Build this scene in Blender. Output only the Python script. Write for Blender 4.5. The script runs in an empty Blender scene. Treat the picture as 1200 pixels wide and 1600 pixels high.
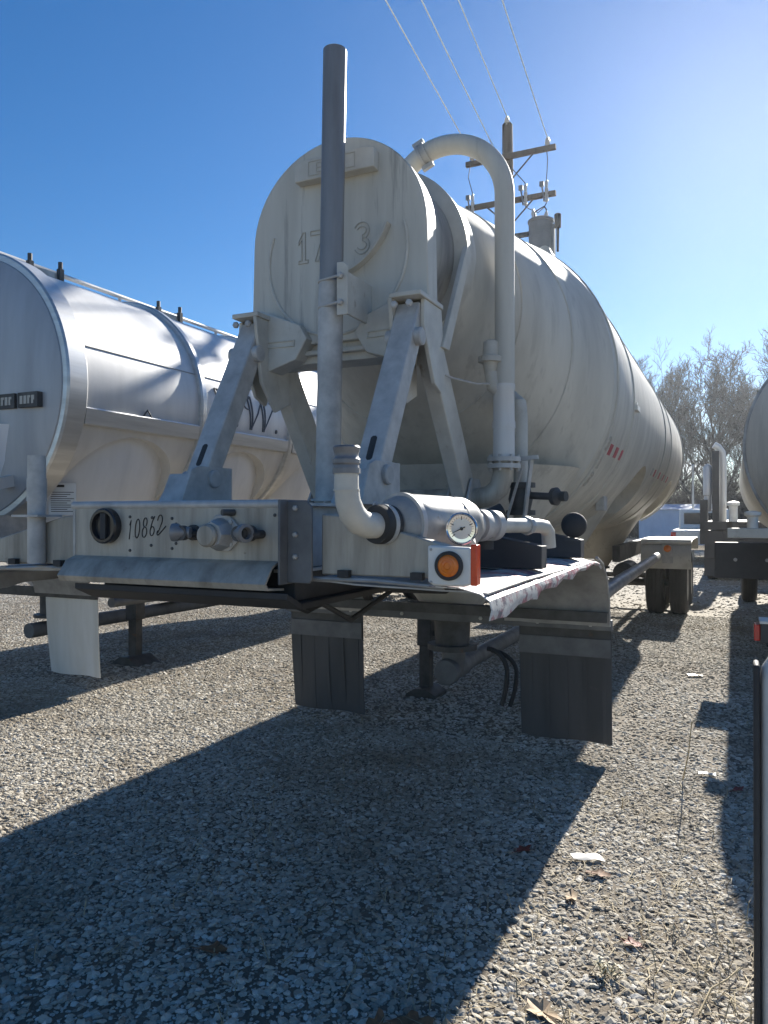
import bpy, bmesh, math, random
from mathutils import Vector, Matrix, noise
R = math.radians
random.seed(11)
SC = bpy.context.scene
COL = SC.collection

# ------------------------------------------------------------------ camera, sky, sun, exposure
cam_d = bpy.data.cameras.new("camera")
cam_d.sensor_fit = 'VERTICAL'
cam_d.sensor_height = 24.0
cam_d.lens = 24.0 * 1170 / 1600
cam_d.clip_start = 0.05
cam_d.clip_end = 3000
cam = bpy.data.objects.new("camera", cam_d)
COL.objects.link(cam)
cam.location = (0, 0, 1.62)
cam.rotation_euler = (R(90.24), 0, R(25))
SC.camera = cam

SUN_AZ, SUN_EL = 2.1, 27.2          # degrees: clockwise from +Y, above horizon
S = Vector((math.sin(R(SUN_AZ)) * math.cos(R(SUN_EL)), math.cos(R(SUN_AZ)) * math.cos(R(SUN_EL)), math.sin(R(SUN_EL))))
world = bpy.data.worlds.new("World")
SC.world = world
world.use_nodes = True
wn, wl = world.node_tree.nodes, world.node_tree.links
wn.clear()
w_out = wn.new('ShaderNodeOutputWorld')
w_bg = wn.new('ShaderNodeBackground')
sky = wn.new('ShaderNodeTexSky')
sky.sky_type = 'NISHITA'
sky.sun_disc = False
sky.sun_elevation = R(SUN_EL)
sky.sun_rotation = R(SUN_AZ)
sky.altitude = 200
sky.air_density = 1.0
sky.dust_density = 0.1
sky.ozone_density = 3.5
w_bg.inputs['Strength'].default_value = 0.057
# a thin band of broken white cloud low over the horizon, all the way round
w_tc = wn.new('ShaderNodeTexCoord')
w_sep = wn.new('ShaderNodeSeparateXYZ')
wl.new(w_tc.outputs['Generated'], w_sep.inputs[0])
w_map = wn.new('ShaderNodeMapping')
w_map.inputs['Scale'].default_value = (7, 7, 30)
wl.new(w_tc.outputs['Generated'], w_map.inputs[0])
w_nz = wn.new('ShaderNodeTexNoise')
w_nz.inputs['Scale'].default_value = 1.0
w_nz.inputs['Detail'].default_value = 6
wl.new(w_map.outputs[0], w_nz.inputs['Vector'])
w_rmp = wn.new('ShaderNodeValToRGB')
w_rmp.color_ramp.elements[0].position = 0.47
w_rmp.color_ramp.elements[1].position = 0.62
wl.new(w_nz.outputs[0], w_rmp.inputs[0])
w_band = wn.new('ShaderNodeValToRGB')
cr = w_band.color_ramp
cr.elements[0].position = 0.0; cr.elements[0].color = (.6, .6, .6, 1)
cr.elements[1].position = 0.16; cr.elements[1].color = (0, 0, 0, 1)
e = cr.elements.new(0.09); e.color = (.9, .9, .9, 1)
e = cr.elements.new(0.125); e.color = (.75, .75, .75, 1)
wl.new(w_sep.outputs['Z'], w_band.inputs[0])
w_mul = wn.new('ShaderNodeMath'); w_mul.operation = 'MULTIPLY'
wl.new(w_rmp.outputs[0], w_mul.inputs[0]); wl.new(w_band.outputs[0], w_mul.inputs[1])
w_mix = wn.new('ShaderNodeMixRGB')
w_mix.inputs[2].default_value = (7.5, 7.6, 7.8, 1)
w_hs = wn.new('ShaderNodeHueSaturation'); w_hs.inputs['Saturation'].default_value = 1.28; w_hs.inputs['Hue'].default_value = .504
wl.new(sky.outputs[0], w_hs.inputs['Color'])
wl.new(w_mul.outputs[0], w_mix.inputs[0]); wl.new(w_hs.outputs[0], w_mix.inputs[1])
wl.new(w_mix.outputs[0], w_bg.inputs['Color'])
wl.new(w_bg.outputs[0], w_out.inputs['Surface'])

sun_d = bpy.data.lights.new("sun", 'SUN')
sun_d.energy = 5.0
sun_d.angle = R(0.5)
sun_d.color = (1.0, 0.95, 0.86)
sun = bpy.data.objects.new("sun", sun_d)
COL.objects.link(sun)
sun.rotation_euler = S.to_track_quat('Z', 'Y').to_euler()
sun.location = (0, 0, 30)

vs = SC.view_settings
vs.view_transform = 'Standard'; vs.look = 'None'
vs.exposure = 1.16; vs.gamma = 1.0; vs.use_curve_mapping = False

GLARE_VEIL = 0.0005
# ------------------------------------------------------------------ helpers
def V(*a): return Vector(a)

class MB:
    """collects shapes (world coordinates) into ONE mesh"""
    def __init__(s): s.v = []; s.f = []
    def add(s, vs_, fs):
        o = len(s.v); s.v += [Vector(p) for p in vs_]; s.f += [tuple(i + o for i in f) for f in fs]; return s
    def box(s, x0, x1, y0, y1, z0, z1):
        return s.add([(x0,y0,z0),(x1,y0,z0),(x1,y1,z0),(x0,y1,z0),(x0,y0,z1),(x1,y0,z1),(x1,y1,z1),(x0,y1,z1)],
                     [(0,3,2,1),(4,5,6,7),(0,1,5,4),(1,2,6,5),(2,3,7,6),(3,0,4,7)])
    def beam(s, a, b, w, h, up=(0, 0, 1)):
        """box beam from a to b, w across, h along 'up'"""
        a, b = Vector(a), Vector(b); d = (b - a).normalized(); up = Vector(up)
        x = d.cross(up).normalized(); u = x.cross(d).normalized()
        q = [(-1,-1),(1,-1),(1,1),(-1,1)]
        vs_ = [p + x * (i * w / 2) + u * (j * h / 2) for p in (a, b) for i, j in q]
        return s.add(vs_, [(0,1,2,3)[::-1],(4,5,6,7),(0,1,5,4),(1,2,6,5),(2,3,7,6),(3,0,4,7)])
    def prism(s, poly, off):
        """closed polygon (3D points) pushed along off"""
        n = len(poly); off = Vector(off)
        vs_ = [Vector(p) for p in poly] + [Vector(p) + off for p in poly]
        fs = [tuple(range(n))[::-1], tuple(range(n, 2 * n))] + [(i, (i+1) % n, n + (i+1) % n, n + i) for i in range(n)]
        return s.add(vs_, fs)
    def tube(s, pts, r, n=14, cap=True):
        pts = [Vector(p) for p in pts]; m = len(pts)
        rs = r if isinstance(r, (list, tuple)) else [r] * m
        t0 = (pts[1] - pts[0]).normalized()
        ref = V(0, 0, 1) if abs(t0.z) < .9 else V(1, 0, 0)
        x = t0.cross(ref).normalized(); vs_ = []
        for i, p in enumerate(pts):
            if i == 0: t = t0
            elif i == m - 1: t = (pts[i] - pts[i-1]).normalized()
            else:
                t = ((pts[i+1] - p).normalized() + (p - pts[i-1]).normalized())
                t = t.normalized() if t.length > 1e-6 else (pts[i+1] - p).normalized()
            x = (x - t * x.dot(t)).normalized(); y = t.cross(x)
            for k in range(n):
                a = 2 * math.pi * k / n
                vs_.append(p + (x * math.cos(a) + y * math.sin(a)) * rs[i])
        fs = [(i*n+k, i*n+(k+1) % n, (i+1)*n+(k+1) % n, (i+1)*n+k) for i in range(m-1) for k in range(n)]
        if cap: fs += [tuple(range(n))[::-1], tuple(range((m-1)*n, m*n))]
        return s.add(vs_, fs)
    def lathe(s, o, d, prof, n=24, close=True):
        """prof [(t, r)] along d from o"""
        o, d = Vector(o), Vector(d).normalized()
        ref = V(0, 0, 1) if abs(d.z) < .9 else V(1, 0, 0)
        x = d.cross(ref).normalized(); y = d.cross(x); m = len(prof); vs_ = []
        for t, r in prof:
            for k in range(n):
                a = 2 * math.pi * k / n
                vs_.append(o + d * t + (x * math.cos(a) + y * math.sin(a)) * max(r, 1e-4))
        fs = [(i*n+k, (i+1)*n+k, (i+1)*n+(k+1) % n, i*n+(k+1) % n) for i in range(m-1) for k in range(n)]
        if close: fs += [tuple(range(n)), tuple(range((m-1)*n, m*n))[::-1]]
        return s.add(vs_, fs)
    def ring(s, o, d, r0, r1, t, n=40):
        """a flat washer, inner r0, outer r1, thickness t along d"""
        return s.lathe(o, d, [(0, r0), (0, r1), (t, r1), (t, r0), (0, r0)], n, False)
    def grid(s, rows):
        n = len(rows[0]); vs_ = [p for r in rows for p in r]
        return s.add(vs_, [(i*n+j, i*n+j+1, (i+1)*n+j+1, (i+1)*n+j) for i in range(len(rows)-1) for j in range(n-1)])
    def sheet(s, rows, th):
        """thick sheet from rows of points"""
        a = MB().grid(rows)
        me = bpy.data.meshes.new('t'); me.from_pydata([tuple(p) for p in a.v], [], a.f); bm = bmesh.new(); bm.from_mesh(me)
        bm.normal_update()
        bmesh.ops.solidify(bm, geom=bm.faces[:], thickness=th)
        bm.verts.ensure_lookup_table()
        bm.verts.index_update()
        s.add([v.co.copy() for v in bm.verts], [tuple(v.index for v in f.verts) for f in bm.faces])
        bm.free(); bpy.data.meshes.remove(me); return s
    def mesh(s, name, base=(0, 0, 0), ang=35):
        me = bpy.data.meshes.new(name); b = Vector(base)
        me.from_pydata([tuple(p - b) for p in s.v], [], s.f)
        bm = bmesh.new(); bm.from_mesh(me)
        bmesh.ops.recalc_face_normals(bm, faces=bm.faces[:]); bm.to_mesh(me); bm.free()
        me.polygons.foreach_set('use_smooth', [True] * len(me.polygons))
        me.set_sharp_from_angle(angle=R(ang)); me.update(); return me

def wloc(o):
    p = Vector((0, 0, 0))
    while o: p = p + o.location; o = o.parent
    return p

def part(name, mb, mat, parent, bev=0, label=None, ang=35):
    me = mb.mesh(name, wloc(parent), ang) if isinstance(mb, MB) else mb
    me.materials.append(mat)
    o = bpy.data.objects.new(name, me); COL.objects.link(o); o.parent = parent
    if label: o['label'] = label
    if bev: bevel(o, bev)
    return o
def bevel(o, w):
    m = o.modifiers.new('bevel', 'BEVEL'); m.width = w; m.segments = 2; m.limit_method = 'ANGLE'; m.angle_limit = R(40)
    m.harden_normals = False
def thing(name, label, cat, loc=(0, 0, 0), group=None):
    o = bpy.data.objects.new(name, None); COL.objects.link(o); o.location = loc
    o.empty_display_size = .2; o['label'] = label; o['category'] = cat
    if group: o['group'] = group
    return o
def solo(name, mb, mat, label, cat, loc, group=None, bev=0, ang=35):
    me = mb.mesh(name, loc, ang); me.materials.append(mat)
    o = bpy.data.objects.new(name, me); COL.objects.link(o); o.location = loc
    o['label'] = label; o['category'] = cat
    if group: o['group'] = group
    if bev: bevel(o, bev)
    return o
def copy_tree(o, parent=None):
    c = o.copy(); COL.objects.link(c)
    if parent: c.parent = parent
    for ch in o.children: copy_tree(ch, c)
    return c
def share(o, parent, delta):
    """another copy of a part (and its sub-parts), moved by delta, sharing mesh data"""
    c = copy_tree(o, parent); c.location = o.location + Vector(delta); return c
def arc(c, u, w, r, a0, a1, n):
    c, u, w = Vector(c), Vector(u), Vector(w)
    return [c + u * (r * math.cos(R(a0 + (a1 - a0) * i / n))) + w * (r * math.sin(R(a0 + (a1 - a0) * i / n))) for i in range(n + 1)]

# ------------------------------------------------------------------ materials
def mat(name, c1, c2=None, scale=3.0, rough=(.5, .7), metal=0.0, bump=0.0, bscale=60, streak=False, c3=None, spot=0.62, sscale=9, spec=0.5, stretch=None, sst=None):
    m = bpy.data.materials.new(name); m.use_nodes = True
    nt = m.node_tree; N, L = nt.nodes, nt.links
    b = N['Principled BSDF']
    b.inputs['Metallic'].default_value = metal
    b.inputs['Specular IOR Level'].default_value = spec
    c2 = c2 or tuple(x * .75 for x in c1)
    tc = N.new('ShaderNodeTexCoord'); mp = N.new('ShaderNodeMapping')
    L.new(tc.outputs['Object'], mp.inputs[0])
    if streak: mp.inputs['Scale'].default_value = (1, 1, .12)
    if stretch: mp.inputs['Scale'].default_value = stretch
    n1 = N.new('ShaderNodeTexNoise'); n1.inputs['Scale'].default_value = scale; n1.inputs['Detail'].default_value = 7; n1.inputs['Roughness'].default_value = .62
    L.new(mp.outputs[0], n1.inputs['Vector'])
    rp = N.new('ShaderNodeValToRGB'); rp.color_ramp.elements[0].position = .36; rp.color_ramp.elements[1].position = .66
    rp.color_ramp.elements[0].color = (*c1, 1); rp.color_ramp.elements[1].color = (*c2, 1)
    L.new(n1.outputs[0], rp.inputs[0])
    col = rp.outputs[0]
    if c3:
        n2 = N.new('ShaderNodeTexNoise'); n2.inputs['Scale'].default_value = sscale; n2.inputs['Detail'].default_value = 9; n2.inputs['Roughness'].default_value = .7
        m2_ = N.new('ShaderNodeMapping'); m2_.inputs['Scale'].default_value = sst or (1, 1, 1)
        L.new(tc.outputs['Object'], m2_.inputs[0]); L.new(m2_.outputs[0], n2.inputs['Vector'])
        r2 = N.new('ShaderNodeValToRGB'); r2.color_ramp.elements[0].position = spot; r2.color_ramp.elements[1].position = min(.99, spot + .1)
        r2.color_ramp.elements[0].color = (0, 0, 0, 1)
        L.new(n2.outputs[0], r2.inputs[0])
        mx = N.new('ShaderNodeMixRGB'); L.new(r2.outputs[0], mx.inputs[0]); L.new(col, mx.inputs[1]); mx.inputs[2].default_value = (*c3, 1)
        col = mx.outputs[0]
    L.new(col, b.inputs['Base Color'])
    mr = N.new('ShaderNodeMapRange'); mr.inputs[3].default_value = rough[0]; mr.inputs[4].default_value = rough[1]
    L.new(n1.outputs[0], mr.inputs[0]); L.new(mr.outputs[0], b.inputs['Roughness'])
    if bump:
        n3 = N.new('ShaderNodeTexNoise'); n3.inputs['Scale'].default_value = bscale; n3.inputs['Detail'].default_value = 4
        L.new(tc.outputs['Object'], n3.inputs['Vector'])
        bp = N.new('ShaderNodeBump'); bp.inputs['Strength'].default_value = bump; bp.inputs['Distance'].default_value = .01
        L.new(n3.outputs[0], bp.inputs['Height']); L.new(bp.outputs[0], b.inputs['Normal'])
    return m

M = {}
M['tank'] = mat('dusty_cream_paint', (.60, .575, .51), (.47, .45, .40), 4, (.48, .66), bump=.08, bscale=4, streak=True, c3=(.45, .43, .38), spot=.54, sscale=9, sst=(1, 1, .07))
M['cream'] = mat('cream_paint', (.60, .58, .52), (.46, .44, .39), 5, (.4, .6), c3=(.33, .28, .22), spot=.61, sscale=12, sst=(1, 1, .4))
M['head'] = mat('streaked_cream_paint', (.60, .58, .515), (.48, .46, .405), 6, (.45, .65), bump=.05, bscale=6, streak=True, c3=(.35, .335, .30), spot=.56, sscale=13, sst=(1, 1, .06))
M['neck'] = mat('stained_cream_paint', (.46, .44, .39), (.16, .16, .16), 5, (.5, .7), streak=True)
M['galv'] = mat('galvanised_steel', (.53, .52, .50), (.36, .355, .345), 9, (.45, .65), .15, bump=.06, bscale=120, c3=(.22, .15, .10), spot=.67, sscale=14, sst=(1, 1, .35))
M['plate'] = mat('weathered_aluminium_plate', (.47, .44, .38), (.24, .22, .185), 9, (.45, .65), .2, streak=True, c3=(.15, .115, .085), spot=.63, sscale=20, bump=.05, bscale=90)
M['aluhead'] = mat('bluish_polished_aluminium', (.44, .45, .47), (.35, .36, .38), 4, (.45, .58), .5, streak=True)
M['hopper'] = mat('pale_hopper_aluminium', (.74, .755, .78), (.64, .655, .68), 4, (.38, .5), .15, streak=True)
M['bracket'] = mat('grey_bracket_steel', (.15, .155, .16), (.10, .105, .11), 8, (.5, .7), .1, c3=(.20, .15, .11), spot=.66)
M['dullalu'] = mat('dull_aluminium', (.42, .42, .415), (.27, .27, .265), 6, (.42, .62), .45, c3=(.2, .18, .15), spot=.7, sscale=25)
M['alu'] = mat('brushed_aluminium', (.66, .655, .645), (.55, .545, .535), 4, (.42, .55), .2, streak=True, bump=.02, bscale=40)
M['aluband'] = mat('bright_aluminium_band', (.66, .66, .65), (.52, .52, .51), 3, (.30, .42), .6, stretch=(.4, .4, 6))
M['black'] = mat('black_rubber', (.025, .026, .028), (.045, .046, .048), 6, (.6, .85), bump=.1, bscale=50, c3=(.10, .095, .085), spot=.66, sscale=12)
M['drum'] = mat('mottled_aluminium_drum', (.40, .395, .375), (.25, .25, .245), 7, (.42, .6), .25, c3=(.24, .20, .155), spot=.60, sscale=11, bump=.08, bscale=25)
M['darkpaint'] = mat('dark_blue_black_paint', (.04, .041, .045), (.06, .06, .062), 5, (.55, .75), c3=(.12, .11, .10), spot=.66)
M['steel'] = mat('dark_dirty_steel', (.10, .10, .10), (.06, .06, .058), 8, (.5, .75), .3, c3=(.13, .08, .05), spot=.62)
M['flap'] = mat('mud_flap_rubber', (.07, .073, .078), (.05, .052, .056), 5, (.55, .8), streak=True, c3=(.14, .13, .115), spot=.64, sscale=5)
M['whiteflap'] = mat('white_plastic_flap', (.68, .68, .66), (.55, .54, .50), 5, (.4, .6), streak=True, c3=(.36, .33, .28), spot=.66)
M['white'] = mat('white_paint', (.74, .74, .71), (.62, .61, .57), 6, (.3, .5), c3=(.40, .36, .30), spot=.70)
M['stack'] = mat('steel_exhaust_pipe', (.27, .27, .275), (.17, .17, .175), 6, (.38, .55), .3, streak=True, c3=(.14, .12, .10), spot=.66)
M['chrome'] = mat('chrome', (.8, .8, .82), (.7, .7, .72), 3, (.06, .14), 1.0)
M['amber'] = mat('amber_lens', (.80, .22, .02), (.65, .15, .015), 30, (.15, .25))
M['orange'] = mat('orange_red_lens', (.72, .08, .02), (.6, .05, .015), 30, (.15, .25))
M['red'] = mat('red_lens', (.60, .02, .02), (.45, .015, .015), 30, (.15, .3))
M['redtape'] = mat('red_reflective_tape', (.50, .06, .09), (.36, .05, .07), 12, (.4, .55))
M['whitetape'] = mat('white_reflective_tape', (.62, .62, .62), (.5, .5, .5), 12, (.4, .55))
M['ink'] = mat('black_marker_ink', (.012, .012, .014), (.02, .02, .02), 30, (.4, .6))
M['faded'] = mat('faded_paint_outline', (.47, .45, .40), (.43, .415, .37), 15, (.5, .7))
M['dial'] = mat('gauge_dial', (.78, .77, .68), (.70, .69, .60), 4, (.3, .5))
M['tyre'] = mat('tyre_rubber', (.03, .03, .031), (.055, .053, .05), 4, (.65, .85), bump=.1, bscale=40, c3=(.13, .12, .10), spot=.63)
M['rim'] = mat('painted_wheel_rim', (.55, .54, .50), (.36, .33, .28), 6, (.4, .6), .2)
M['wood'] = mat('weathered_pole_wood', (.10, .075, .055), (.06, .046, .036), 8, (.7, .9), streak=True)
M['grey'] = mat('grey_transformer_paint', (.17, .18, .19), (.13, .14, .15), 4, (.4, .6))
M['porc'] = mat('porcelain_insulator', (.55, .54, .52), (.42, .38, .35), 8, (.2, .35))
M['wire'] = mat('bare_aluminium_wire', (.75, .74, .70), (.6, .6, .58), 8, (.25, .4), .8)
M['cable'] = mat('black_cable', (.03, .03, .03), (.05, .05, .05), 8, (.5, .7))
M['bark'] = mat('grey_bark', (.15, .13, .11), (.10, .085, .072), 6, (.8, .95))
M['paper'] = mat('white_placard', (.72, .74, .76), (.64, .66, .68), 5, (.4, .6))
M['print'] = mat('grey_print', (.20, .22, .26), (.15, .16, .2), 40, (.5, .7))
M['leaf'] = mat('dry_brown_leaf', (.26, .13, .06), (.16, .075, .035), 40, (.6, .8))
M['redleaf'] = mat('dry_red_leaf', (.28, .05, .03), (.16, .035, .02), 40, (.5, .7))
M['paleleaf'] = mat('dry_pale_leaf', (.50, .38, .24), (.36, .25, .15), 40, (.6, .8))
M['scrap'] = mat('white_plastic_scrap', (.62, .61, .57), (.50, .48, .44), 30, (.4, .6))
M['tuft'] = mat('cream_fibre_tuft', (.60, .56, .42), (.48, .43, .30), 30, (.6, .8))
M['lettering'] = mat('blue_grey_lettering', (.10, .115, .14), (.07, .08, .10), 20, (.4, .6))
M['straw'] = mat('dry_straw', (.42, .35, .22), (.28, .22, .13), 20, (.7, .9))
M['bluewall'] = mat('pale_blue_metal_wall', (.50, .58, .72), (.44, .52, .66), 2, (.5, .7))
M['glass'] = mat('dark_window_glass', (.02, .025, .03), (.03, .035, .04), 3, (.04, .08), spec=.8)
M['cabpaint'] = mat('black_cab_paint', (.02, .021, .024), (.03, .03, .033), 3, (.15, .3))

def tape_mat():
    """fender rim: torn red and white conspicuity tape over bare dusty aluminium"""
    m = mat('torn_tape_on_fender_rim', (.66, .65, .63), (.50, .49, .48), 9, (.35, .6), .1, bump=.25, bscale=45)
    nt = m.node_tree; N, L = nt.nodes, nt.links; b = N['Principled BSDF']
    old = b.inputs['Base Color'].links[0].from_socket
    tc = N.new('ShaderNodeTexCoord'); mp = N.new('ShaderNodeMapping'); mp.inputs['Scale'].default_value = (3, 9, 9)
    L.new(tc.outputs['Object'], mp.inputs[0])
    nz = N.new('ShaderNodeTexNoise'); nz.inputs['Scale'].default_value = 1.3; nz.inputs['Detail'].default_value = 8; nz.inputs['Roughness'].default_value = .7
    L.new(mp.outputs[0], nz.inputs['Vector'])
    rp = N.new('ShaderNodeValToRGB'); e0, e1 = rp.color_ramp.elements
    e0.position = .49; e0.color = (0, 0, 0, 1); e1.position = .54; e1.color = (.8, .8, .8, 1)
    L.new(nz.outputs[0], rp.inputs[0])
    mx = N.new('ShaderNodeMixRGB'); L.new(rp.outputs[0], mx.inputs[0]); L.new(old, mx.inputs[1]); mx.inputs[2].default_value = (.40, .07, .10, 1)
    n2 = N.new('ShaderNodeTexNoise'); n2.inputs['Scale'].default_value = 2.6; n2.inputs['Detail'].default_value = 8; n2.inputs['Roughness'].default_value = .75
    L.new(mp.outputs[0], n2.inputs['Vector'])
    r2 = N.new('ShaderNodeValToRGB'); r2.color_ramp.elements[0].position = .54; r2.color_ramp.elements[1].position = .60; r2.color_ramp.elements[0].color = (0,)*3 + (1,)
    L.new(n2.outputs[0], r2.inputs[0])
    m2 = N.new('ShaderNodeMixRGB'); L.new(r2.outputs[0], m2.inputs[0]); L.new(mx.outputs[0], m2.inputs[1]); m2.inputs[2].default_value = (.16, .16, .19, 1)
    L.new(m2.outputs[0], b.inputs['Base Color'])
    return m
M['tape'] = tape_mat()

def gravel_mat(name, stones=False):
    m = bpy.data.materials.new(name); m.use_nodes = True
    N, L = m.node_tree.nodes, m.node_tree.links; b = N['Principled BSDF']
    b.inputs['Specular IOR Level'].default_value = .25
    b.inputs['Roughness'].default_value = .85
    tc = N.new('ShaderNodeTexCoord')
    if stones:
        oi = N.new('ShaderNodeObjectInfo')
        rp = N.new('ShaderNodeValToRGB'); r = rp.color_ramp
        r.elements[0].position = 0; r.elements[0].color = (.28, .245, .20, 1)
        r.elements[1].position = 1; r.elements[1].color = (.80, .765, .69, 1)
        for p, c in ((.2, (.44, .40, .33)), (.45, (.55, .51, .43)), (.7, (.60, .54, .44)), (.88, (.68, .645, .57))):
            e = r.elements.new(p); e.color = (*c, 1)
        L.new(oi.outputs['Random'], rp.inputs[0])
        nz = N.new('ShaderNodeTexNoise'); nz.inputs['Scale'].default_value = 3; nz.inputs['Detail'].default_value = 4
        L.new(tc.outputs['Object'], nz.inputs['Vector'])
        mx = N.new('ShaderNodeMixRGB'); mx.blend_type = 'MULTIPLY'; mx.inputs[0].default_value = .35
        L.new(rp.outputs[0], mx.inputs[1]); L.new(nz.outputs[0], mx.inputs[2])
        ge = N.new('ShaderNodeNewGeometry'); pz = N.new('ShaderNodeTexNoise'); pz.inputs['Scale'].default_value = .8; pz.inputs['Detail'].default_value = 8; pz.inputs['Roughness'].default_value = .72
        L.new(ge.outputs['Position'], pz.inputs['Vector'])
        pr_ = N.new('ShaderNodeValToRGB'); pr_.color_ramp.elements[0].position = .46; pr_.color_ramp.elements[1].position = .64
        pr_.color_ramp.elements[0].color = (0, 0, 0, 1); pr_.color_ramp.elements[1].color = (.62, .62, .62, 1)
        L.new(pz.outputs[0], pr_.inputs[0])
        m3 = N.new('ShaderNodeMixRGB'); L.new(pr_.outputs[0], m3.inputs[0]); L.new(mx.outputs[0], m3.inputs[1]); m3.inputs[2].default_value = (.20, .155, .10, 1)
        L.new(m3.outputs[0], b.inputs['Base Color'])
        return m
    def vor(scale):
        v = N.new('ShaderNodeTexVoronoi'); v.inputs['Scale'].default_value = scale; v.inputs['Randomness'].default_value = 1
        L.new(tc.outputs['Object'], v.inputs['Vector']); return v
    v1, v2 = vor(75), vor(190)
    rp = N.new('ShaderNodeValToRGB'); r = rp.color_ramp
    r.elements[0].color = (.18, .155, .12, 1); r.elements[1].color = (.50, .455, .38, 1); r.elements[0].position = .05; r.elements[1].position = .95
    e = r.elements.new(.5); e.color = (.32, .285, .23, 1)
    sp = N.new('ShaderNodeSeparateColor'); L.new(v1.outputs['Color'], sp.inputs[0])
    s2 = N.new('ShaderNodeSeparateColor'); L.new(v2.outputs['Color'], s2.inputs[0])
    av = N.new('ShaderNodeMath'); av.operation = 'MULTIPLY_ADD'; av.inputs[1].default_value = .55
    L.new(sp.outputs[0], av.inputs[0])
    hf = N.new('ShaderNodeMath'); hf.operation = 'MULTIPLY'; hf.inputs[1].default_value = .45
    L.new(s2.outputs[1], hf.inputs[0]); L.new(hf.outputs[0], av.inputs[2]); L.new(av.outputs[0], rp.inputs[0])
    # worn dirt and dead grass patches
    nz = N.new('ShaderNodeTexNoise'); nz.inputs['Scale'].default_value = .55; nz.inputs['Detail'].default_value = 9; nz.inputs['Roughness'].default_value = .7
    L.new(tc.outputs['Object'], nz.inputs['Vector'])
    r2 = N.new('ShaderNodeValToRGB'); r2.color_ramp.elements[0].position = .50; r2.color_ramp.elements[1].position = .66
    r2.color_ramp.elements[0].color = (0, 0, 0, 1); r2.color_ramp.elements[1].color = (.7, .7, .7, 1)
    L.new(nz.outputs[0], r2.inputs[0])
    mx = N.new('ShaderNodeMixRGB'); L.new(r2.outputs[0], mx.inputs[0]); L.new(rp.outputs[0], mx.inputs[1]); mx.inputs[2].default_value = (.17, .135, .09, 1)
    L.new(mx.outputs[0], b.inputs['Base Color'])
    bp = N.new('ShaderNodeBump'); bp.inputs['Strength'].default_value = .6; bp.inputs['Distance'].default_value = .008; bp.invert = True
    ad = N.new('ShaderNodeMath'); ad.operation = 'MULTIPLY_ADD'; ad.inputs[1].default_value = .5
    L.new(v2.outputs['Distance'], ad.inputs[0]); L.new(v1.outputs['Distance'], ad.inputs[2])
    L.new(ad.outputs[0], bp.inputs['Height']); L.new(bp.outputs[0], b.inputs['Normal'])
    return m
M['gravel'] = gravel_mat('gravel_ground'); M['stone'] = gravel_mat('gravel_stone', True)
M['soil'] = mat('packed_dark_soil', (.12, .10, .075), (.19, .155, .115), 6, (.85, .95), bump=.5, bscale=160)

# ------------------------------------------------------------------ the ground and its loose gravel
def structure(name, mb, m, kind='structure'):
    o = bpy.data.objects.new(name, mb.mesh(name)); COL.objects.link(o); o.data.materials.append(m); o['kind'] = kind; return o
structure('ground', MB().add([(-420,-160,0),(420,-160,0),(420,760,0),(-420,760,0)], [(0,1,2,3)]), M['gravel'])

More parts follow.
